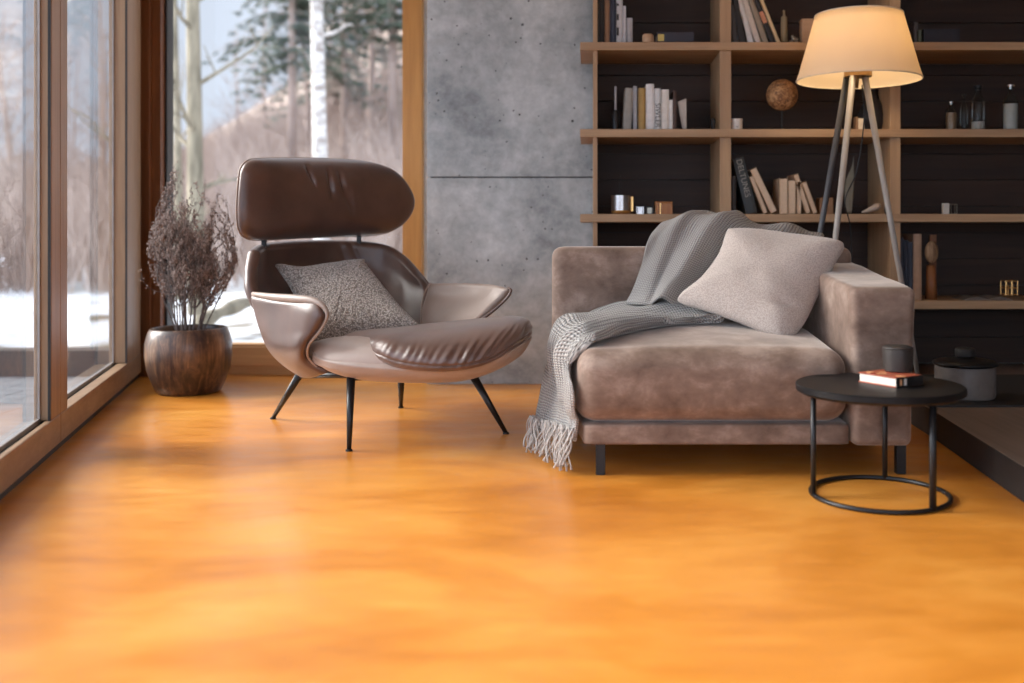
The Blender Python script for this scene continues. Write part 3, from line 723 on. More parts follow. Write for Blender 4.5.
rbox('base_frame', -.018, .866, 3.325, 4.2, .102, .176, .014, 'velvet', sf, 16, shear(.13))
rbox('seat_cushion', -.035, .855, 3.31, 4.04, .178, .415, .062, 'velvet', sf, 36, seat_def)
rbox('backrest', -.155, 1.06, 4.02, 4.205, .178, .752, .042, 'velvet', sf, 30)
def arm_def(p):
    q = Vector(p); t_ = max(0, (p.z-.3)/.33)
    q.z += t_*((p.y-3.31)*.085) + .004*noise.noise(p*6)
    if p.x < .97: q.x -= (p.y-3.33)*.045
    q.x += .006*noise.noise(p*5)*t_ + (.012*t_ if p.x > .95 else -.004*t_)
    return q
rbox('armrest', .868, 1.068, 3.305, 4.15, .102, .628, .026, 'velvet', sf, 30, arm_def)
for (px_, Y_) in (((600.5-590)*3.36/1000, 3.36), (1.045, 3.37), (-.05, 4.14), (1.03, 4.14)):
    MB().box(px_-.016, px_+.016, Y_-.016, Y_+.016, 0, .104).build('leg', 'black', sf, bevel=.002)

# big pillow
PO = [P(732, 230, 3.93), P(760, 231, 3.92), P(800, 236, 3.88), P(836, 241, 3.80), P(844, 247, 3.77), P(836, 262, 3.74), P(820, 292, 3.70), P(803, 325, 3.62), P(788, 338, 3.58), P(774, 336, 3.58),
      P(740, 322, 3.64), P(700, 308, 3.72), P(682, 303, 3.76), P(679, 297, 3.78), P(700, 280, 3.83), P(718, 256, 3.88), P(726, 234, 3.92)]
def pil_disp(v, s, sg):
    n = .006*noise.noise(Vector(v)*9)
    p = Vector(v); px_ = 590+1000*p.x/p.y; py_ = 230+1000*(CAM_H-p.z)/p.y
    # pinch crease near the lower right
    t_ = (px_-770)/40; yl = 298+14*t_*t_*.6+6*t_
    n -= .020*math.exp(-((py_-yl)/4.5)**2)*math.exp(-((px_-785)/16)**2)*(1 if sg > 0 else 0)
    return n*(1-s**6)
o = pillow('throw_pillow', PO, .085, 'pillow', disp=pil_disp, n=160, rings=34); tag(o, 'large greige wool pillow leaning on the velvet sofa arm', 'pillow')

# knitted throw: one strip over the back, one over the seat and down to the floor
from mathutils.bvhtree import BVHTree
def bvh_of(*names):
    vs = []; fs = []
    for o in names:
        k = len(vs); vs += [v.co.copy() for v in o.data.vertices]; fs += [tuple(i+k for i in p.vertices) for p in o.data.polygons]
    return BVHTree.FromPolygons(vs, fs)
SOFT = [bvh_of(o) for o in sf.children if o.name.split('.')[0] in ('seat_cushion', 'backrest', 'base_frame')]
def conform(G, gap):
    nv, nu, _ = G.shape; A0 = G.copy()
    for it in range(3):
        for j in range(nv):
            for i in range(nu):
                p = Vector(G[j, i])
                for t in SOFT:
                    loc, nr, idx, dist = t.find_nearest(p)
                    if loc is None: continue
                    sd_ = (p-loc).dot(nr)
                    if sd_ < gap and (dist < .25): p = loc+nr*gap
                G[j, i] = p
        if it < 2:
            S = G.copy(); S[1:-1, 1:-1] = (G[1:-1, 1:-1]*2+G[:-2, 1:-1]+G[2:, 1:-1]+G[1:-1, :-2]+G[1:-1, 2:])/6; G = S
    return G
tb = thing('throw_blanket', 'grey knitted throw with pale fringe draped over sofa back and seat', 'blanket', tuple(P(600, 340, 3.75)))
A = [[P(664, 256, 4.24), P(690, 252, 4.25), P(724, 252, 4.25), P(760, 252, 4.25), P(795, 254, 4.25), P(822, 258, 4.25)],
     [P(665, 226, 4.23), P(688, 217, 4.23), P(724, 220, 4.23), P(758, 226, 4.22), P(795, 231, 4.22), P(822, 236, 4.21)],
     [P(656, 228, 4.12), P(684, 215, 4.13), P(720, 218, 4.13), P(754, 224, 4.12), P(793, 229, 4.12), P(824, 236, 4.11)],
     [P(647, 242, 3.99), P(672, 226, 4.02), P(706, 222, 4.03), P(741, 232, 4.02), P(785, 237, 4.03), P(815, 243, 4.02)],
     [P(641, 266, 3.97), P(660, 258, 3.93), P(686, 256, 3.92), P(714, 262, 3.94), P(740, 268, 3.96), P(770, 275, 3.97)],
     [P(632, 290, 3.96), P(650, 288, 3.90), P(670, 287, 3.88), P(694, 290, 3.88), P(712, 298, 3.90), P(730, 304, 3.93)],
     [P(625, 304, 3.97), P(643, 304, 3.86), P(662, 304, 3.82), P(682, 306, 3.82), P(698, 309, 3.84), P(712, 312, 3.88)]]
def fold(amp, k, ph=0, slope=0, lo=0.0):
    def f(G, N):
        nv, nu, _ = G.shape; G = conform(G, .013+amp*.7); N = grid_normals(G)
        for j in range(nv):
            for i in range(nu):
                u = i/(nu-1); v = j/(nv-1)
                a = amp*(lo+(1-lo)*math.sin(math.pi*min(1, v*1.3)) )
                w_ = 1-2*abs(math.cos(math.pi*k*(u+slope*v)+ph))**5+.35*math.sin(2*math.pi*k*1.7*(u-slope*v)+1)
                G[j, i] = G[j, i]+N[j, i]*a*w_*min(1, 8*u+.2)*min(1, 8*(1-u)+.2)+N[j, i]*.006*noise.noise(Vector(G[j, i])*7)
        return conform(G, .012)
    return f
def back_fold(G, N):
    G = fold(.011, 2.2, .5, .25)(G, N); N = grid_normals(G)
    for j in range(G.shape[0]):
        for i in range(G.shape[1]):
            u = i/(G.shape[1]-1); v = j/(G.shape[0]-1); c_ = .50-.10*v
            nn = N[j, i] if N[j, i][1] < 0 else -N[j, i]
            G[j, i] = G[j, i]+nn*min(1, v*4)*(.038*math.exp(-((u-c_)/.075)**2)-.012*math.exp(-((u-c_+.15)/.04)**2)*min(1, v*2))
    return conform(G, .012)
shell('draped_cloth', A, .014, .012, 'knit', tb, 110, 90, back_fold)
B = [[P(660, 292, 3.93), P(690, 297, 3.88), P(712, 307, 3.80), P(724, 318, 3.72), P(722, 322, 3.70), P(700, 324, 3.70)],
     [P(640, 298, 3.96), P(655, 303, 3.88), P(672, 313, 3.80), P(682, 321, 3.72), P(684, 326, 3.68), P(672, 330, 3.66)],
     [P(608, 304, 4.00), P(620, 313, 3.88), P(632, 322, 3.78), P(642, 328, 3.68), P(648, 332, 3.62), P(640, 337, 3.58)],
     [P(582, 315, 4.00), P(590, 326, 3.86), P(600, 336, 3.74), P(610, 341, 3.62), P(616, 345, 3.52), P(612, 351, 3.46)],
     [P(560, 335, 3.93), P(568, 344, 3.80), P(577, 352, 3.68), P(587, 356, 3.56), P(594, 361, 3.45), P(594, 368, 3.38)],
     [P(547, 365, 3.85), P(554, 374, 3.74), P(562, 380, 3.63), P(571, 383, 3.52), P(578, 388, 3.40), P(580, 392, 3.32)],
     [P(539, 398, 3.79), P(546, 404, 3.70), P(555, 408, 3.60), P(564, 410, 3.50), P(572, 414, 3.40), P(577, 418, 3.33)],
     [P(533, 428, 3.74), P(541, 432, 3.66), P(550, 434, 3.57), P(560, 437, 3.48), P(568, 440, 3.40), P(574, 442, 3.34)]]
_, GB, NB = shell('draped_cloth', B, .014, .012, 'knit', tb, 80, 140, fold(.021, 3.0, .4, .10, .35))
fr = MB()
for k in range(90):
    i = int((k+.5)/90*79); p = Vector(GB[-1, i]); q = p+Vector((rnd.uniform(-.02, .01), rnd.uniform(-.02, .02), 0))
    d = Vector((-.016+rnd.uniform(-.016, .016), rnd.uniform(-.03, .03), 0)); a = rnd.uniform(0, 6)
    end = max(.012, rnd.uniform(.008, .035)); pts = []
    for s in range(9):
        t_ = s/8; z = p.z+.05+(end-p.z-.05)*t_
        pts.append(Vector((p.x-.012+.025*t_*0+d.x*t_+.011*math.sin(a+5*t_), p.y+d.y*t_-.006+.011*math.cos(a*1.3+6*t_), z)))
    fr.tube(pts, [rnd.uniform(.0018, .0032)]*8+[.004], 6)
fr.build('fringe', 'fringe', tb, smooth=True)

# ------------------------------------------------------------------ side table with book and mug
tx, ty = .892, 3.083
st = thing('side_table', 'round black metal side table in front of the sofa arm', 'table', (tx, ty, 0))
MB().lathe([(.001, .318), (.242, .318), (.2535, .326), (.2535, .342), (.2505, .345), (.001, .345)], (tx, ty, 0), 96).build('tabletop', 'black_wood', st, smooth=True, auto=True)
rg = MB(); n = 96
rg.tube([(tx+.207*math.cos(2*math.pi*k/n), ty+.207*math.sin(2*math.pi*k/n), .0075) for k in range(n+1)], .0075, 10).build('base_ring', 'black', st, smooth=True)
for a in (184, 69, -60):
    x = tx+.207*math.cos(math.radians(a)); y = ty+.207*math.sin(math.radians(a))
    MB().tube([(x, y, .006), (x, y, .318)], .0085 if a != -60 else .0105, 12).build('leg', 'black', st, smooth=True)
bkx, bky = .930, 3.10
t = flat_book('thick book with a red cover and dark spine on the side table', bkx, bky, .3452, .118, .150, .030, math.radians(33), (.40, .09, .04), spine=None, pages=colmat('white_pages', (.75, .70, .62), .9))
colmat('dark_spine', (.012, .01, .01), .4)
MB().box(-.0605, .0605, -.0765, -.0735, 0, .0302).build('spine', 'dark_spine', t, world=False)
colmat('orange_print', (.85, .42, .2)); colmat('red_print', (.42, .05, .03)); colmat('white_print', (.7, .65, .6))
pr = random.Random(3)
for k in range(9):
    cx_, cy_ = pr.uniform(-.045, .045), pr.uniform(-.06, .06); r = pr.uniform(.006, .013)
    MB().lathe([(.0001, .0300), (r, .0300), (r*.9, .0304), (.0001, .0304)], (cx_, cy_, 0), 14, 1, 1.5).build('cover_print', ['orange_print', 'red_print', 'orange_print'][k % 3], t, world=False)
MB().box(-.046, -.038, -.0775, -.0765, .006, .024).build('spine_print', 'orange_print', t, world=False); MB().box(-.028, -.016, -.0775, -.0765, .005, .025).build('spine_print', 'white_print', t, world=False)
x, y, z = .968, 3.145, .3757
t = thing('mug', 'dark grey stoneware cup standing on the red book', 'mug', (x, y, z))
colmat('stoneware', (.035, .03, .027), .45)
MB().lathe([(.001, 0), (.038, 0), (.043, .004), (.0445, .02), (.0475, .05), (.0475, .071), (.045, .071), (.043, .062), (.001, .06)], (x, y, z), 40).build('cup', 'stoneware', t, smooth=True, auto=True)
MB().lathe([(.001, .071), (.0475, .0712), (.047, .077), (.03, .082), (.001, .083)], (x, y, z), 40).build('lid', 'stoneware', t, smooth=True)

# ------------------------------------------------------------------ tripod lamp
LX, LY = (858-590)*4.52/1000, 4.52
lp = thing('floor_lamp', 'tripod floor lamp with a cream shade behind the sofa', 'lamp', (LX, LY, 0))
def shade_mat():
    m = bpy.data.materials.new('cream_lampshade'); m.use_nodes = True; nt = m.node_tree; b = nt.nodes['Principled BSDF']
    out = nt.nodes['Material Output']; setc(b, (.85, .76, .62), .85)
    tl = nt.nodes.new('ShaderNodeBsdfTranslucent'); tl.inputs[0].default_value = (.90, .76, .54, 1)
    mx = nt.nodes.new('ShaderNodeMixShader'); mx.inputs[0].default_value = .5
    nt.links.new(b.outputs[0], mx.inputs[1]); nt.links.new(tl.outputs[0], mx.inputs[2]); nt.links.new(mx.outputs[0], out.inputs[0])
    n = noise_tex(nt, coords(nt, (300, 300, 60)), 1, 2); bump(nt, b, n, .05, .001); return m
M['shade'] = shade_mat()
zb_, zt_ = CAM_H+(230-80)*LY/1000, CAM_H+(230-15.5)*LY/1000
rb_, rt_ = .0610*LY, .0430*LY
sx0 = LX+.003
s = MB(); n = 96; prof = [(rb_, zb_), (rb_+.001, zb_+.004)]+[(rb_+(rt_-rb_)*i/8, zb_+(zt_-zb_)*i/8) for i in range(1, 8)]+[(rt_, zt_)]
vs = []; fs = []
for r, z in prof:
    for k in range(n): a = 2*math.pi*k/n; vs.append((sx0+r*math.cos(a), LY+r*math.sin(a), z))
for i in range(len(prof)-1):
    for k in range(n): fs.append((i*n+k, i*n+(k+1) % n, (i+1)*n+(k+1) % n, (i+1)*n+k))
o = mesh('lamp_shade', vs, fs, 'shade', lp); so = o.modifiers.new('thick', 'SOLIDIFY'); so.thickness = .0015
colmat('shade_trim', (.75, .66, .5), .8)
for r, z, nm in ((rb_, zb_, 'shade_rim'), (rt_, zt_, 'shade_rim')):
    MB().tube([(sx0+r*math.cos(2*math.pi*k/n), LY+r*math.sin(2*math.pi*k/n), z) for k in range(n+1)], .0035, 6).build(nm, 'shade_trim', o, smooth=True)
M['lamp_wood'] = wood('grey_lamp_leg', (.42, .39, .36), (.30, .275, .25), .5, 'z'); colmat('dark_leg', (.07, .075, .085), .45)
hubz = zb_+.034
for nm, top, foot, mt in (('leg', (LX-.028, LY-.03, hubz), (LX-.235, LY-.20, .0), 'lamp_wood'),
                          ('leg', (LX-.040, LY+.03, hubz), (LX-.27, LY+.17, .0), 'dark_leg'),
                          ('leg', (LX+.028, LY, hubz), (LX+.285, LY+.02, .1185), 'lamp_wood')):
    MB().tube([foot, top], [.011, .0155], 10).build(nm, mt, lp, smooth=True)
colmat('brass', (.4, .26, .12), .35, metal=.8)
MB().tube([(LX-.01, LY, hubz-.07), (LX, LY, hubz+.08)], .012, 12).build('socket_stem', 'brass', lp, smooth=True)
MB().lathe([(.001, -.02), (.062, -.02), (.062, .004), (.001, .004)], (LX, LY, hubz), 24).build('hub', 'brass', lp, smooth=True, auto=True)
mb_ = bpy.data.materials.new('lit_bulb'); mb_.use_nodes = True; bb = mb_.node_tree.nodes['Principled BSDF']; bb.inputs['Emission Color'].default_value = (1, .72, .42, 1); bb.inputs['Emission Strength'].default_value = 8; M['bulb'] = mb_
MB().sphere((LX, LY, hubz+.135), .034, 20, (1, 1, 1.25)).build('bulb', 'bulb', lp, smooth=True)
cb = MB(); cd = [P(862, 85, 4.5), P(864, 120, 4.5), P(857, 170, 4.52), P(845, 200, 4.52), P(850, 225, 4.54), P(852, 260, 4.56)]
cb.tube([Vector(q) for q in cr1(cd, 30)]+[Vector((1.20, 4.58, .4)), Vector((1.2, 4.60, .02))], .0028, 6).build('cord', 'black', lp, smooth=True)
pl = light('lamp_bulb_light', 'POINT', (LX, LY, hubz+.135), energy=7, color=(1, .75, .46), shadow_soft_size=.05)
pl.parent = lp; pl.matrix_parent_inverse = Matrix.Translation(-Vector(lp.location))

# ------------------------------------------------------------------ armchair
ch = thing('lounge_chair', 'brown leather lounge chair with headrest and wing arms by the window', 'armchair', (-.87, 4.17, 0))
BK = [[P(254, 250, 4.16), P(266, 243, 4.34), P(318, 240, 4.62), P(372, 242, 4.74), P(400, 252, 4.70), P(426, 282, 4.56)],
      [P(249, 274, 4.10), P(268, 270, 4.36), P(318, 270, 4.62), P(370, 273, 4.72), P(404, 282, 4.66), P(432, 297, 4.50)],
      [P(253, 300, 4.06), P(275, 303, 4.30), P(320, 308, 4.54), P(370, 311, 4.60), P(405, 314, 4.54), P(430, 318, 4.42)],
      [P(290, 350, 4.06), P(302, 354, 4.20), P(332, 356, 4.36), P(370, 354, 4.40), P(402, 350, 4.36), P(424, 344, 4.30)]]
def back_disp(G, N):
    for j in range(G.shape[0]):
        for i in range(G.shape[1]):
            p = G[j, i]; px_ = 590+1000*p[0]/p[1]; py_ = 230+1000*(CAM_H-p[2])/p[1]
            d = 0
            for x0, sl, wd in ((338, .35, 2.2), (350, .45, 2.0)):
                d += .008*math.exp(-((px_-x0-(py_-243)*sl)/wd)**2)*math.exp(-((py_-250)/14)**2)
            G[j, i] = p+N[j, i]*(d+.003*noise.noise(Vector(p)*6))
    return G
shell('backrest', BK, .055, .035, 'leather_dark', ch, 110, 60, back_disp)
# near wing: outer face light, lining dark
NW = [[P(252, 294, 4.06), P(274, 298, 3.95), P(297, 301, 3.86), P(312, 303, 3.80), P(322, 308, 3.77)],
      [P(256, 309, 4.07), P(276, 312, 3.95), P(298, 313, 3.84), P(314, 313, 3.77), P(325, 316, 3.75)],
      [P(262, 328, 4.06), P(278, 331, 3.94), P(296, 331, 3.84), P(309, 330, 3.78), P(319, 329, 3.76)],
      [P(271, 347, 4.05), P(281, 348, 3.94), P(292, 347, 3.86), P(300, 346, 3.81), P(307, 345, 3.79)],
      [P(286, 362, 4.05), P(292, 363, 3.97), P(298, 362, 3.90), P(303, 360, 3.86), P(308, 358, 3.84)],
      [P(306, 375, 4.06), P(311, 376, 4.0), P(317, 375, 3.94), P(323, 373, 3.90), P(330, 371, 3.87)]]
nwing, _, _ = shell('wing_arm', NW, .040, .022, ['leather_light', 'leather_dark'], ch, 60, 70)
# rolled lip of the near wing
lipn = MB(); lipn.tube([Vector(q) for q in cr1([P(253, 294, 4.04), P(275, 297, 3.93), P(298, 299, 3.84), P(313, 301, 3.79), P(324, 307, 3.755), P(327, 317, 3.74), P(320, 331, 3.75), P(309, 345, 3.78), P(308, 357, 3.83), P(318, 368, 3.86)], 50)],
     [.009+.008*math.sin(math.pi*min(1, i/24))-.004*max(0, min(1, (i-20)/10)) for i in range(50)], 12).build('rolled_lip', 'leather_light', nwing, smooth=True)
FW = [[P(430, 284, 4.54), P(456, 283, 4.46), P(484, 284, 4.36), P(500, 286, 4.28), P(510, 290, 4.22)],
      [P(426, 297, 4.50), P(452, 297, 4.44), P(478, 297, 4.34), P(492, 298, 4.27), P(503, 299, 4.23)],
      [P(422, 311, 4.44), P(446, 312, 4.38), P(467, 312, 4.30), P(480, 312, 4.25), P(491, 310, 4.22)],
      [P(421, 330, 4.38), P(438, 331, 4.32), P(454, 331, 4.26), P(464, 330, 4.22), P(472, 328, 4.19)]]
fwing, _, _ = shell('wing_arm', FW, .036, .022, ['leather_light', 'leather_light'], ch, 60, 50)  # inner face in taupe too: its reflection put into the leather colour
MB().tube([Vector(q) for q in cr1([P(507, 288, 4.22), P(511, 291, 4.205), P(505, 300, 4.20), P(493, 311, 4.19), P(480, 321, 4.18), P(470, 330, 4.17)], 26)], [.004]+[.0062]*24+[.004], 8).build('piping', 'leather_dark', fwing, smooth=True)
MB().tube([Vector(q) for q in cr1([P(430, 283, 4.50), P(425, 292, 4.46), P(422, 304, 4.42), P(421, 320, 4.36), P(421, 330, 4.34)], 20)], .0035, 8).build('seam_piping', 'leather_light', ch, smooth=True)
# seat pan
pan_rim = [P(311, 350, 3.90), P(318, 360, 3.80), P(345, 367, 3.70), P(395, 371, 3.64), P(440, 371, 3.62), P(480, 366, 3.63), P(512, 353, 3.68), P(531, 340, 3.85), P(520, 340, 4.08), P(485, 347, 4.28), P(435, 353, 4.38), P(385, 357, 4.44), P(335, 358, 4.36), P(308, 352, 4.12)]
ctr = P(405, 374, 4.0)
def scl(L, f, z=None, dz=0, c=ctr):
    out = []
    for p in L:
        q = c+(p-c)*f
        q.z = (p.z+dz) if z is None else z+(p.z-c.z)*.0
        out.append(q)
    return out
bot = [Vector((ctr.x+(p.x-ctr.x)*.62, ctr.y+(p.y-ctr.y)*.62, .236+.12*(p.z-ctr.z))) for p in pan_rim]
bot2 = [Vector((ctr.x+(p.x-ctr.x)*.30, ctr.y+(p.y-ctr.y)*.30, .228)) for p in pan_rim]
mid = [Vector((ctr.x+(p.x-ctr.x)*.90, ctr.y+(p.y-ctr.y)*.90, p.z*.62+.236*.38-.008)) for p in pan_rim]
up1 = [Vector((ctr.x+(p.x-ctr.x)*.985, ctr.y+(p.y-ctr.y)*.985, p.z+.018)) for p in pan_rim]
up2 = [Vector((ctr.x+(p.x-ctr.x)*.90, ctr.y+(p.y-ctr.y)*.90, p.z+.035)) for p in pan_rim]
up3 = [Vector((ctr.x+(p.x-ctr.x)*.5, ctr.y+(p.y-ctr.y)*.5, .385)) for p in pan_rim]
loft('seat_pan', [bot2, bot, mid, pan_rim, up1, up2, up3], 'leather_light', ch, 120, 50)
# left shoulder of the seat (window light put into its taupe colour) and the dark seat pad
sh_o = [P(309, 352, 3.93), P(320, 343, 3.90), P(345, 338, 3.84), P(375, 340, 3.78), P(398, 352, 3.70), P(402, 366, 3.66), P(370, 371, 3.68), P(335, 370, 3.74), P(314, 363, 3.85)]
pillow('seat_shoulder', sh_o, .055, 'leather_light', ch, 90, 18, nrm=(-.3, -.62, .72), back=.6)
cush_lo = [P(374, 361, 3.70), P(400, 370, 3.62), P(440, 374, 3.585), P(480, 369, 3.60), P(512, 353, 3.68), P(530, 339, 3.84), P(520, 336, 4.06), P(482, 343, 4.24), P(436, 350, 4.33), P(386, 354, 4.36), P(340, 354, 4.25), P(345, 354, 3.98)]
cc = sum(cush_lo, Vector())/len(cush_lo)
_A = np.array([(p.x-cc.x, p.y-cc.y, 1) for p in cush_lo]); _s = np.linalg.lstsq(_A, np.array([p.z for p in cush_lo]), rcond=None)[0]
def ring(f, dz, zf=None):
    return [Vector((cc.x+(p.x-cc.x)*f, cc.y+(p.y-cc.y)*f, _s[0]*(p.x-cc.x)*f+_s[1]*(p.y-cc.y)*f+_s[2]+dz+(p.z-_s[0]*(p.x-cc.x)-_s[1]*(p.y-cc.y)-_s[2])*f**3)) for p in cush_lo]
loops = [ring(.3, 0), ring(.85, -.004), ring(1.0, .010), ring(1.025, .042), ring(.985, .070), ring(.88, .094), ring(.70, .108), ring(.46, .114), ring(.22, .116), ring(.05, .116)]
def cdisp(v, s, k):
    p = Vector(v); px_ = 590+1000*p.x/p.y; py_ = 230+1000*(CAM_H-p.z)/p.y
    front = max(0, min(1, (4.05-p.y)/.3)); top = math.exp(-((s-.40)/.13)**2)
    ph = (px_*.33)+(py_-330)*.22+2*noise.noise(p*8)
    a = (max(0, math.sin(ph))**2)*.0048+.0022*math.sin(ph*2.3+1)
    # seam
    seam = -.006*math.exp(-((s-.30)/.010)**2)
    d = (p-cc); d = Vector((d.x, d.y, .35*d.length)).normalized()
    return np.array(p+d*(a*top*front*(.3+.7*max(0, min(1, (px_-400)/50)))+seam+.004*noise.noise(p*5)))
loft('seat_cushion', loops, 'leather_dark', ch, 420, 110, cdisp)

# headrest
def hY(px_): return 4.14+.0040*(px_-238)-.30*math.sin(math.pi*(px_-238)/176)*-.35
HO = [(240, 178), (242, 168), (249, 160.5), (262, 158.5), (300, 158), (340, 159), (372, 162.5), (394, 171), (408, 186), (414, 202), (409, 217), (396, 229), (378, 235), (340, 236.5), (300, 238), (262, 240), (247, 238), (240, 230), (238, 215), (238.5, 195)]
HO3 = [P(x, y, hY(x)) for x, y in HO]
def hdisp(v, s, sg):
    p = Vector(v); px_ = 590+1000*p.x/p.y; py_ = 230+1000*(CAM_H-p.z)/p.y
    d = .004*noise.noise(p*4)
    if sg > 0:
        for x0, y0, sl, wd, ln, am in ((305, 160, .42, 1.5, 28, .024), (328, 165, .16, 2.2, 36, .018), (338, 166, .28, 2.4, 42, .017), (349, 185, .10, 1.8, 32, .011)):
            t_ = (py_-y0)/ln
            if -.1 < t_ < 1.1: d -= am*math.exp(-((px_-x0-(py_-y0)*sl)/wd)**2)*math.sin(math.pi*max(0, min(1, t_)))
    return d*(1-s**8)
O = np.array([tuple(q) for q in HO3]); u_, s_, vt = np.linalg.svd(O-O.mean(0)); hn = vt[2] if vt[2][1] < 0 else -vt[2]
HC = O.mean(0)
def hbend(v):      # wrap forward at the ends, hollow in the middle
    return (0, 0, 0)
hrest = pillow('headrest', HO3, .062, 'leather_dark', ch, 260, 60, p=5, q=.5, disp=hdisp, nrm=tuple(hn+np.array((0, 0, 0))))
pp = MB(); pil_n = cr1(HO3, 140, True)
MB().tube([Vector(q)+Vector(hn)*-.012 for q in pil_n]+[Vector(pil_n[0])+Vector(hn)*-.012], .0042, 6).build('piping', 'leather_light', hrest, smooth=True)
for px_ in (264, 359):
    Y_ = hY(px_)+.0
    MB().box(P(px_, 0, Y_).x-.010, P(px_, 0, Y_).x+.010, Y_-.008, Y_+.008, P(px_, 246, Y_).z-.02, P(px_, 232, Y_).z).build('headrest_post', 'black', ch, bevel=.002)
# underframe and legs
def leg(foot, top, rad=(.0085, .017)):
    MB().tube([foot, top], list(rad), 12).build('leg', 'black', ch, smooth=True)
A_, B_, C_, D_ = P(273, 419, 4.34), P(349, 451, 3.71), P(401, 408, 4.61), P(506, 434, 4.02)
for q in (A_, B_, C_, D_): q.z = 0.004
At, Bt, Ct, Dt = P(300, 374, 4.2), P(351, 376, 3.80), P(401, 376, 4.5), P(472, 374, 4.02)
for f_, t_ in ((A_, At), (B_, Bt), (C_, Ct), (D_, Dt)): leg(f_, t_)
for f_ in (A_, B_, C_, D_): MB().lathe([(.001, 0), (.013, 0), (.013, .005), (.009, .008), (.001, .008)], (f_.x, f_.y, 0), 16).build('foot_pad', 'black', ch, smooth=True, auto=True)
hubc = Vector((-.80, 4.12, .228))
for q in (At, Bt, Ct, Dt): MB().tube([q-Vector((0, 0, .006)), hubc], [.013, .018], 8).build('strut', 'black', ch, smooth=True)

# chair pillow
CO = [P(277, 265, 4.30), P(300, 268, 4.32), P(330, 264, 4.34), P(362, 260, 4.34), P(366, 264, 4.32), P(380, 282, 4.24), P(400, 306, 4.16), P(419, 325, 4.08), P(421, 329, 4.06), P(400, 330, 4.06), P(370, 333, 4.05), P(345, 338, 4.03), P(318, 347, 4.0), P(312, 342, 4.02), P(304, 318, 4.12), P(290, 288, 4.22), P(278, 270, 4.29)]
def bd(v, s, sg): return .0035*noise.noise(Vector(v)*90)+.006*noise.noise(Vector(v)*12)*(1-s**4)
o = pillow('throw_pillow', CO, .062, 'boucle', None, 240, 50, disp=bd); tag(o, 'grey-brown boucle pillow resting in the leather lounge chair', 'pillow')

# ------------------------------------------------------------------ pot with dried heather
PX, PY = -2.030, 5.06
pt = thing('potted_plant', 'dried heather bush in a round streaked wooden pot by the window', 'plant', (PX, PY, 0))
MB().lathe([(.001, 0), (.150, 0), (.163, .008), (.185, .05), (.210, .12), (.2215, .19), (.220, .25), (.207, .30), (.196, .322), (.188, .328), (.181, .322), (.185, .29), (.19, .26), (.001, .255)], (PX, PY, 0), 72, .94, .94).build('pot', 'pot', pt, smooth=True)
colmat('soil', (.03, .02, .014), .95)
MB().lathe([(.001, .256), (.174, .256), (.16, .268), (.001, .275)], (PX, PY, 0), 40).build('soil', 'soil', pt, smooth=True)
M['twig'] = plain('dark_heather_twig', (.11, .08, .07), .8); M['bud'] = plain('dry_heather_bud', (.25, .19, .165), .85, scale=60, var=.5)
tw = MB(); bd_ = MB(); hr = random.Random(11)
def branch(p, d, L, r, depth):
    n_ = 5; pts = [p.copy()]; dd = d.copy()
    for i in range(n_):
        dd = (dd+Vector((hr.uniform(-.16, .16), hr.uniform(-.16, .16), hr.uniform(-.02, .13)))).normalized()
        # keep inside the bush
        q = pts[-1]+dd*L/n_
        c = Vector((PX+.03, PY-.02, q.z)); h = (q.z-.30)/.76
        R = .205*math.sin(math.pi*min(1, max(.05, h*.72+.14)))**.8
        if (q-c).length > R: dd = (dd-(q-c).normalized()*.35+Vector((0, 0, .2))).normalized(); q = pts[-1]+dd*L/n_
        pts.append(q)
    tw.tube(pts, [r*(1-.55*i/n_) for i in range(n_+1)], 4 if depth else 5, cap=False)
    if depth >= 2:
        for q in pts[1:]:
            for _ in range(3):
                b = q+Vector((hr.uniform(-1, 1), hr.uniform(-1, 1), hr.uniform(-1, 1)))*.010; s_ = hr.uniform(.0022, .0046)
                bd_.add([b+Vector((s_, 0, 0)), b+Vector((-s_, 0, 0)), b+Vector((0, s_, 0)), b+Vector((0, -s_, 0)), b+Vector((0, 0, s_*1.6)), b+Vector((0, 0, -s_*1.6))],
                        [(0, 2, 4), (2, 1, 4), (1, 3, 4), (3, 0, 4), (2, 0, 5), (1, 2, 5), (3, 1, 5), (0, 3, 5)])
        return
    for k in range(8 if depth == 0 else 4):
        i = hr.randint(2 if depth == 0 else 1, n_); a = hr.uniform(0, 2*math.pi)
        side = Vector((math.cos(a), math.sin(a), hr.uniform(.1, .9))).normalized()
        branch(pts[i], (dd*.55+side*.75).normalized(), L*hr.uniform(.30, .50), r*.55, depth+1)
for k in range(22):
    a = 2*math.pi*k/22+hr.uniform(-.2, .2); sp = hr.uniform(.05, .42)
    branch(Vector((PX+.045*math.cos(a), PY+.045*math.sin(a), .262)), Vector((sp*math.cos(a), sp*math.sin(a), 1)).normalized(), hr.uniform(.40, .60)*(1-.25*sp), .0042, 0)
# the long stray twigs at the left
for (z0, L_, zx) in ((.66, .50, 1.1), (.60, .36, .55), (.50, .30, .1)):
    p0 = Vector((PX-.05, PY-.05, z0)); branch(p0, Vector((-.75, -.1, zx)).normalized(), L_*.75, .003, 2)
tw.build('twigs', 'twig', pt, smooth=True); bd_.build('buds', 'bud', pt)

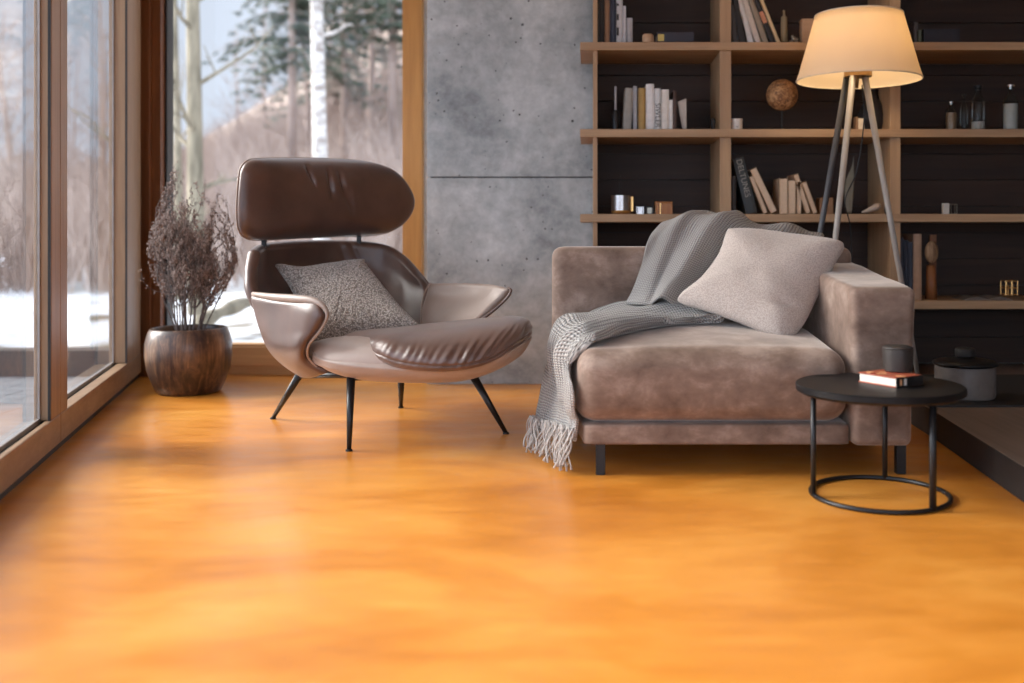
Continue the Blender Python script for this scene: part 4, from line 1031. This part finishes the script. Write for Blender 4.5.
# ------------------------------------------------------------------ outdoors
def ground_h(x, y):
    n_ = noise.noise(Vector((x*.25, y*.25, 0)))
    rise = max(0, y-13.5)
    return -.16+.10*n_+.03*noise.noise(Vector((x*.9, y*.9, 3)))+(.20+.11*max(-1, min(1, (x/max(y, 1)+.30)/.15)))*rise+.9*max(0, min(1, (y-14)/30))*noise.noise(Vector((x*.06, y*.06, 5)))
def terrain(name, x0, x1, y0, y1, nx, ny, mat, skip=None):
    vs = [(x0+(x1-x0)*i/nx, y0+(y1-y0)*j/ny, ground_h(x0+(x1-x0)*i/nx, y0+(y1-y0)*j/ny)) for j in range(ny+1) for i in range(nx+1)]
    fs = [(j*(nx+1)+i, j*(nx+1)+i+1, (j+1)*(nx+1)+i+1, (j+1)*(nx+1)+i) for j in range(ny) for i in range(nx)]
    return mesh(name, vs, fs, mat)
def snow_mat():
    m, nt, b = node_mat('snow'); setc(b, (.8, .82, .86), .8)
    v = coords(nt); n = noise_tex(nt, v, .9, 8, .6, .4)
    nt.links.new(ramp(nt, n, [(.36, (.16, .13, .09)), (.42, (.46, .47, .48)), (.5, (.66, .685, .73))]), b.inputs['Base Color']); bump(nt, b, n, .4, .05); return m
M['snow'] = snow_mat()
def wood_floor():
    m, nt, b = node_mat('leaf_litter'); setc(b, (.3, .2, .15), .95)
    v = coords(nt); n = noise_tex(nt, v, .8, 9, .7, .5)
    nt.links.new(ramp(nt, n, [(.32, (.16, .115, .09)), (.5, (.34, .26, .21)), (.66, (.50, .42, .36))]), b.inputs['Base Color']); return m
M['litter'] = wood_floor()
g = terrain('snowy_ground', -34, 14, 5.95, 15.5, 96, 24, 'snow'); struct(g)
g2v = terrain('snowy_yard', -34, -2.0, -22, 5.95, 40, 30, 'snow'); struct(g2v)
for v in g2v.data.vertices:
    if v.co.x > -3.6: v.co.z = min(v.co.z, -.2)
g3 = terrain('snowy_garden', -2.0, 24, -24, -3.6, 30, 24, 'snow'); struct(g3)
h = terrain('wooded_hillside', -60, 34, 15.4, 60, 90, 40, 'litter'); struct(h)
M['deck'] = wood('grey_deck_board', (.26, .27, .285), (.17, .175, .19), .7, 'x', .5)
dk = MB()
x = -6.6
while x < -.3:
    # boards parallel to the wall line, clipped at it
    y_ = 5.9
    k = x
    dk.add([(k, -4, -.06), (k+.135, -4, -.06), (k+.135, 6.0, -.06), (k, 6.0, -.06), (k, -4, -.09), (k+.135, -4, -.09), (k+.135, 6.0, -.09), (k, 6.0, -.09)],
           [(0, 1, 2, 3), (7, 6, 5, 4), (0, 4, 5, 1), (2, 6, 7, 3), (1, 5, 6, 2), (0, 3, 7, 4)]) if k+.135 < wx(-4)-.2 and k+.135 < wx(6.0)-.2 else None
    x += .14
dk.build('deck', 'deck'); struct(bpy.data.objects['deck'])
# wedge of decking beside the glass
wd = MB().hexa([(wx(-4)-.13, -4), (wx(5.8)-.13, 5.8), (wx(5.8)-.2, 6.0), (-2.95, 6.0), (-2.95, -4)], -.09, -.061); o = wd.build('deck_border', 'deck'); struct(o)
colmat('dark_board', (.10, .08, .07), .7)
cbx = MB().box(-9.5, -2.75, 6.0, 6.14, -.10, .10).build('deck_curb', 'dark_board', bevel=.01); tag(cbx, 'low dark timber curb along the far edge of the deck', 'curb')

# trees
def tree_mesh(name, mats, seed, H, r0, nb, spread, lean=0, start=.25, twigs=4, crooked=.02, maxL=.35):
    R = random.Random(seed); m = MB(); pts = []; p = Vector((0, 0, 0)); d = Vector((lean, 0, 1)).normalized(); n_ = 12
    for i in range(n_+1):
        pts.append(p.copy()); d = (d+Vector((R.uniform(-1, 1), R.uniform(-1, 1), 0))*crooked).normalized(); p += d*H/n_
    m.tube(pts, [r0*(1-.75*i/n_) for i in range(n_+1)], 10)
    for k in range(nb):
        t_ = start+(1-start)*(k+R.random())/nb; i = min(n_-1, int(t_*n_)); q = pts[i].lerp(pts[i+1], t_*n_-i)
        a = R.uniform(0, 6.283); L = H*maxL*(1.15-t_)*R.uniform(.6, 1.1); dd = Vector((math.cos(a)*spread, math.sin(a)*spread, R.uniform(.2, .9))).normalized(); bp_ = [q]
        for s in range(4):
            dd = (dd+Vector((R.uniform(-.2, .2), R.uniform(-.2, .2), R.uniform(-.12, .22)))).normalized(); bp_.append(bp_[-1]+dd*L/4)
        rb = r0*(1-.75*t_)*.38; m.tube(bp_, [rb*(1-.2*s) for s in range(5)], 5, cap=False)
        for _ in range(twigs):
            s = R.randint(1, 4); e = bp_[s]; td = (dd+Vector((R.uniform(-1, 1), R.uniform(-1, 1), R.uniform(-.4, .7)))*.9).normalized(); l2 = L*R.uniform(.25, .5)
            m1 = e+td*l2*.5+Vector((0, 0, R.uniform(-.1, .1)))*l2; e2 = m1+(td+Vector((R.uniform(-.4, .4), R.uniform(-.4, .4), .2)))*l2*.5
            m.tube([e, m1, e2], [rb*.42, rb*.3, rb*.15], 3, cap=False)
            m.tube([m1, m1+Vector((R.uniform(-1, 1), R.uniform(-1, 1), R.uniform(0, .8)))*l2*.4], [rb*.22, rb*.1], 3, cap=False)
    return m
def bark(name, a, c, sc_=3, axis=(1, 1, .25)):
    m, nt, b = node_mat(name); setc(b, a, .9); n = noise_tex(nt, coords(nt, axis), sc_, 7, .65)
    nt.links.new(ramp(nt, n, [(.38, c), (.58, a)]), b.inputs['Base Color']); bump(nt, b, n, .5, .02); return m
M['bark_green'] = bark('mossy_grey_bark', (.30, .255, .18), (.13, .11, .075), 6)
M['bark_birch'] = bark('white_birch_bark', (.72, .68, .64), (.30, .25, .22), 5, (1, 1, 2.2))
M['bark_brown'] = bark('pinkish_brown_bark', (.42, .32, .27), (.26, .19, .16), 4)
def place(o, px, Y, rot=0, s=1):
    x = (px-590)*Y/1000; o.location = (x, Y, ground_h(x, Y)-.05); o.rotation_euler = (0, 0, rot); o.scale = (s, s, s)
o = tree_mesh('', None, 3, 9, .105, 18, 1.3, -.01, .08, 3, .006, .18).build('bare_tree', 'bark_green', smooth=True); place(o, 197, 11.5, 1.0)
tag(o, 'thick mossy grey trunk at the left of the back window', 'tree')
o = tree_mesh('', None, 5, 9, .06, 16, 1.2, .01, .10, 3, .01, .18).build('bare_tree', 'bark_green', smooth=True); place(o, 180, 13.2, 2.0)
tag(o, 'thinner mossy trunk just left of the thick one outside', 'tree')
o = tree_mesh('', None, 9, 11, .115, 16, .9, .03, .3, 3, .006, .22).build('birch_tree', 'bark_birch', smooth=True); place(o, 324, 13.5, math.pi)
tag(o, 'white birch trunk in the middle of the back window', 'tree')
o = tree_mesh('', None, 14, 8, .05, 20, 1.0, .12, .15, 5, .02, .35).build('bare_tree', 'bark_brown', smooth=True); place(o, 402, 15, 0.3)
tag(o, 'leaning slender brown tree at the right of the back window', 'tree')
R = random.Random(21)
protos = []
for k in range(6):
    o = tree_mesh('', None, 40+k, R.uniform(5.0, 7.5), R.uniform(.045, .08), 22, R.uniform(.7, 1.2), R.uniform(-.06, .06), .08, 5, .02, .40).build('bare_tree', 'bark_brown', smooth=True)
    protos.append(o)
spots = [(R.uniform(-260, 470), R.uniform(15.5, 40)) for _ in range(36)]
for i, (px_, Y_) in enumerate(spots):
    o = protos[i] if i < 6 else protos[i % 6].copy()
    if i >= 6: sc.collection.objects.link(o)
    place(o, px_, Y_, R.uniform(0, 6.28), R.uniform(.7, 1.25))
    tag(o, 'bare pinkish-brown tree on the wooded slope outside', 'tree', 'bare trees on the wooded slope')
# brushwood: countless thin stems on the slope
bm_ = MB()
for k in range(14000):
    Y_ = R.uniform(14.2, 34); x_ = (R.uniform(-200, 440)-590)*Y_/1000; z_ = ground_h(x_, Y_)
    hgt = R.uniform(.4, 1.9); dx, dy = R.uniform(-.5, .5)*hgt, R.uniform(-.4, .4)*hgt
    a = Vector((x_, Y_, z_)); b = a+Vector((dx*.4, dy*.4, hgt*.6)); c_ = a+Vector((dx, dy, hgt)); wv = .004+.0006*Y_
    bm_.add([a+Vector((-wv, 0, 0)), a+Vector((wv, 0, 0)), a+Vector((0, wv, 0)), b+Vector((-wv*.7, 0, 0)), b+Vector((wv*.7, 0, 0)), b+Vector((0, wv*.7, 0)), c_],
            [(0, 1, 4, 3), (1, 2, 5, 4), (2, 0, 3, 5), (3, 4, 6), (4, 5, 6), (5, 3, 6)])
M['brush'] = bark('dry_brush_stem', (.46, .36, .30), (.28, .20, .165), .6)
o = bm_.build('brushwood', 'brush'); tag(o, 'dry brown brushwood covering the slope outside the window', 'shrubs', kind='stuff')
# spruces
M['needle'] = bark('spruce_needle', (.12, .15, .105), (.055, .075, .05), 2)
def spruce(seed, H, base=1.0):
    R2 = random.Random(seed); m = MB(); m2 = MB(); m.tube([(0, 0, 0), (0, 0, H)], [.11, .02], 8)
    z_ = base
    while z_ < H-.1:
        L = (H-z_)/H*2.6+.15
        for k in range(6):
            a = R2.uniform(0, 6.283); l = L*R2.uniform(.7, 1.1)
            u = Vector((math.cos(a), math.sin(a), 0)); v = Vector((-u.y, u.x, 0)); N_ = 7; prev = Vector((0, 0, z_))
            bp_ = [prev+u*l*s/N_+Vector((0, 0, .10*l*math.sin(s/N_*2.2)-.42*l*(s/N_)**2)) for s in range(N_+1)]
            m.tube(bp_, [.018*(1-s/(N_+1)) for s in range(N_+1)], 4, cap=False)
            for s in range(1, N_+1):
                for sg in (-1, 1):
                    for rep in range(3):
                        e = bp_[s]-u*l/N_*R2.random(); tl = l*.22*(1.15-s/N_)+.08; tip = e+u*tl*.6+v*sg*tl*R2.uniform(.5, 1)+Vector((0, 0, -tl*R2.uniform(.1, .6))); q = (tip-e).cross(Vector((0, 0, 1))).normalized()*.028; up = Vector((0, 0, .022))
                        m2.add([e-q, e+q, e+up, tip], [(0, 1, 3), (1, 2, 3), (2, 0, 3)])
        z_ += .24
    return m, m2
for (px_, Y_, H, sd_, lab) in ((292, 19, 8.0, 1, 'dark spruce seen left of the white birch trunk'), (392, 20, 8.5, 2, 'dark spruce at the right of the back window'), (345, 24, 7, 3, 'smaller spruce between the birch and the right window frame')):
    x_ = (px_-590)*Y_/1000; t = thing('spruce_tree', lab, 'tree', (x_, Y_, ground_h(x_, Y_)-.05))
    a, b = spruce(sd_, H, 3.0 if sd_ < 3 else 1.6); a.build('trunk', 'bark_brown', t, smooth=True, world=False); b.build('foliage', 'needle', t, world=False)
# mossy fallen log on the snow
lg = MB().tube([Vector(q) for q in cr1([P(200, 322, 8.6), P(222, 312, 9.0), P(245, 303, 9.5), P(268, 298, 10.0)], 16)], [.06+.012*math.sin(i) for i in range(16)], 12).build('fallen_log', 'bark_green', smooth=True)
tag(lg, 'mossy fallen log lying on the snow outside the back window', 'log')
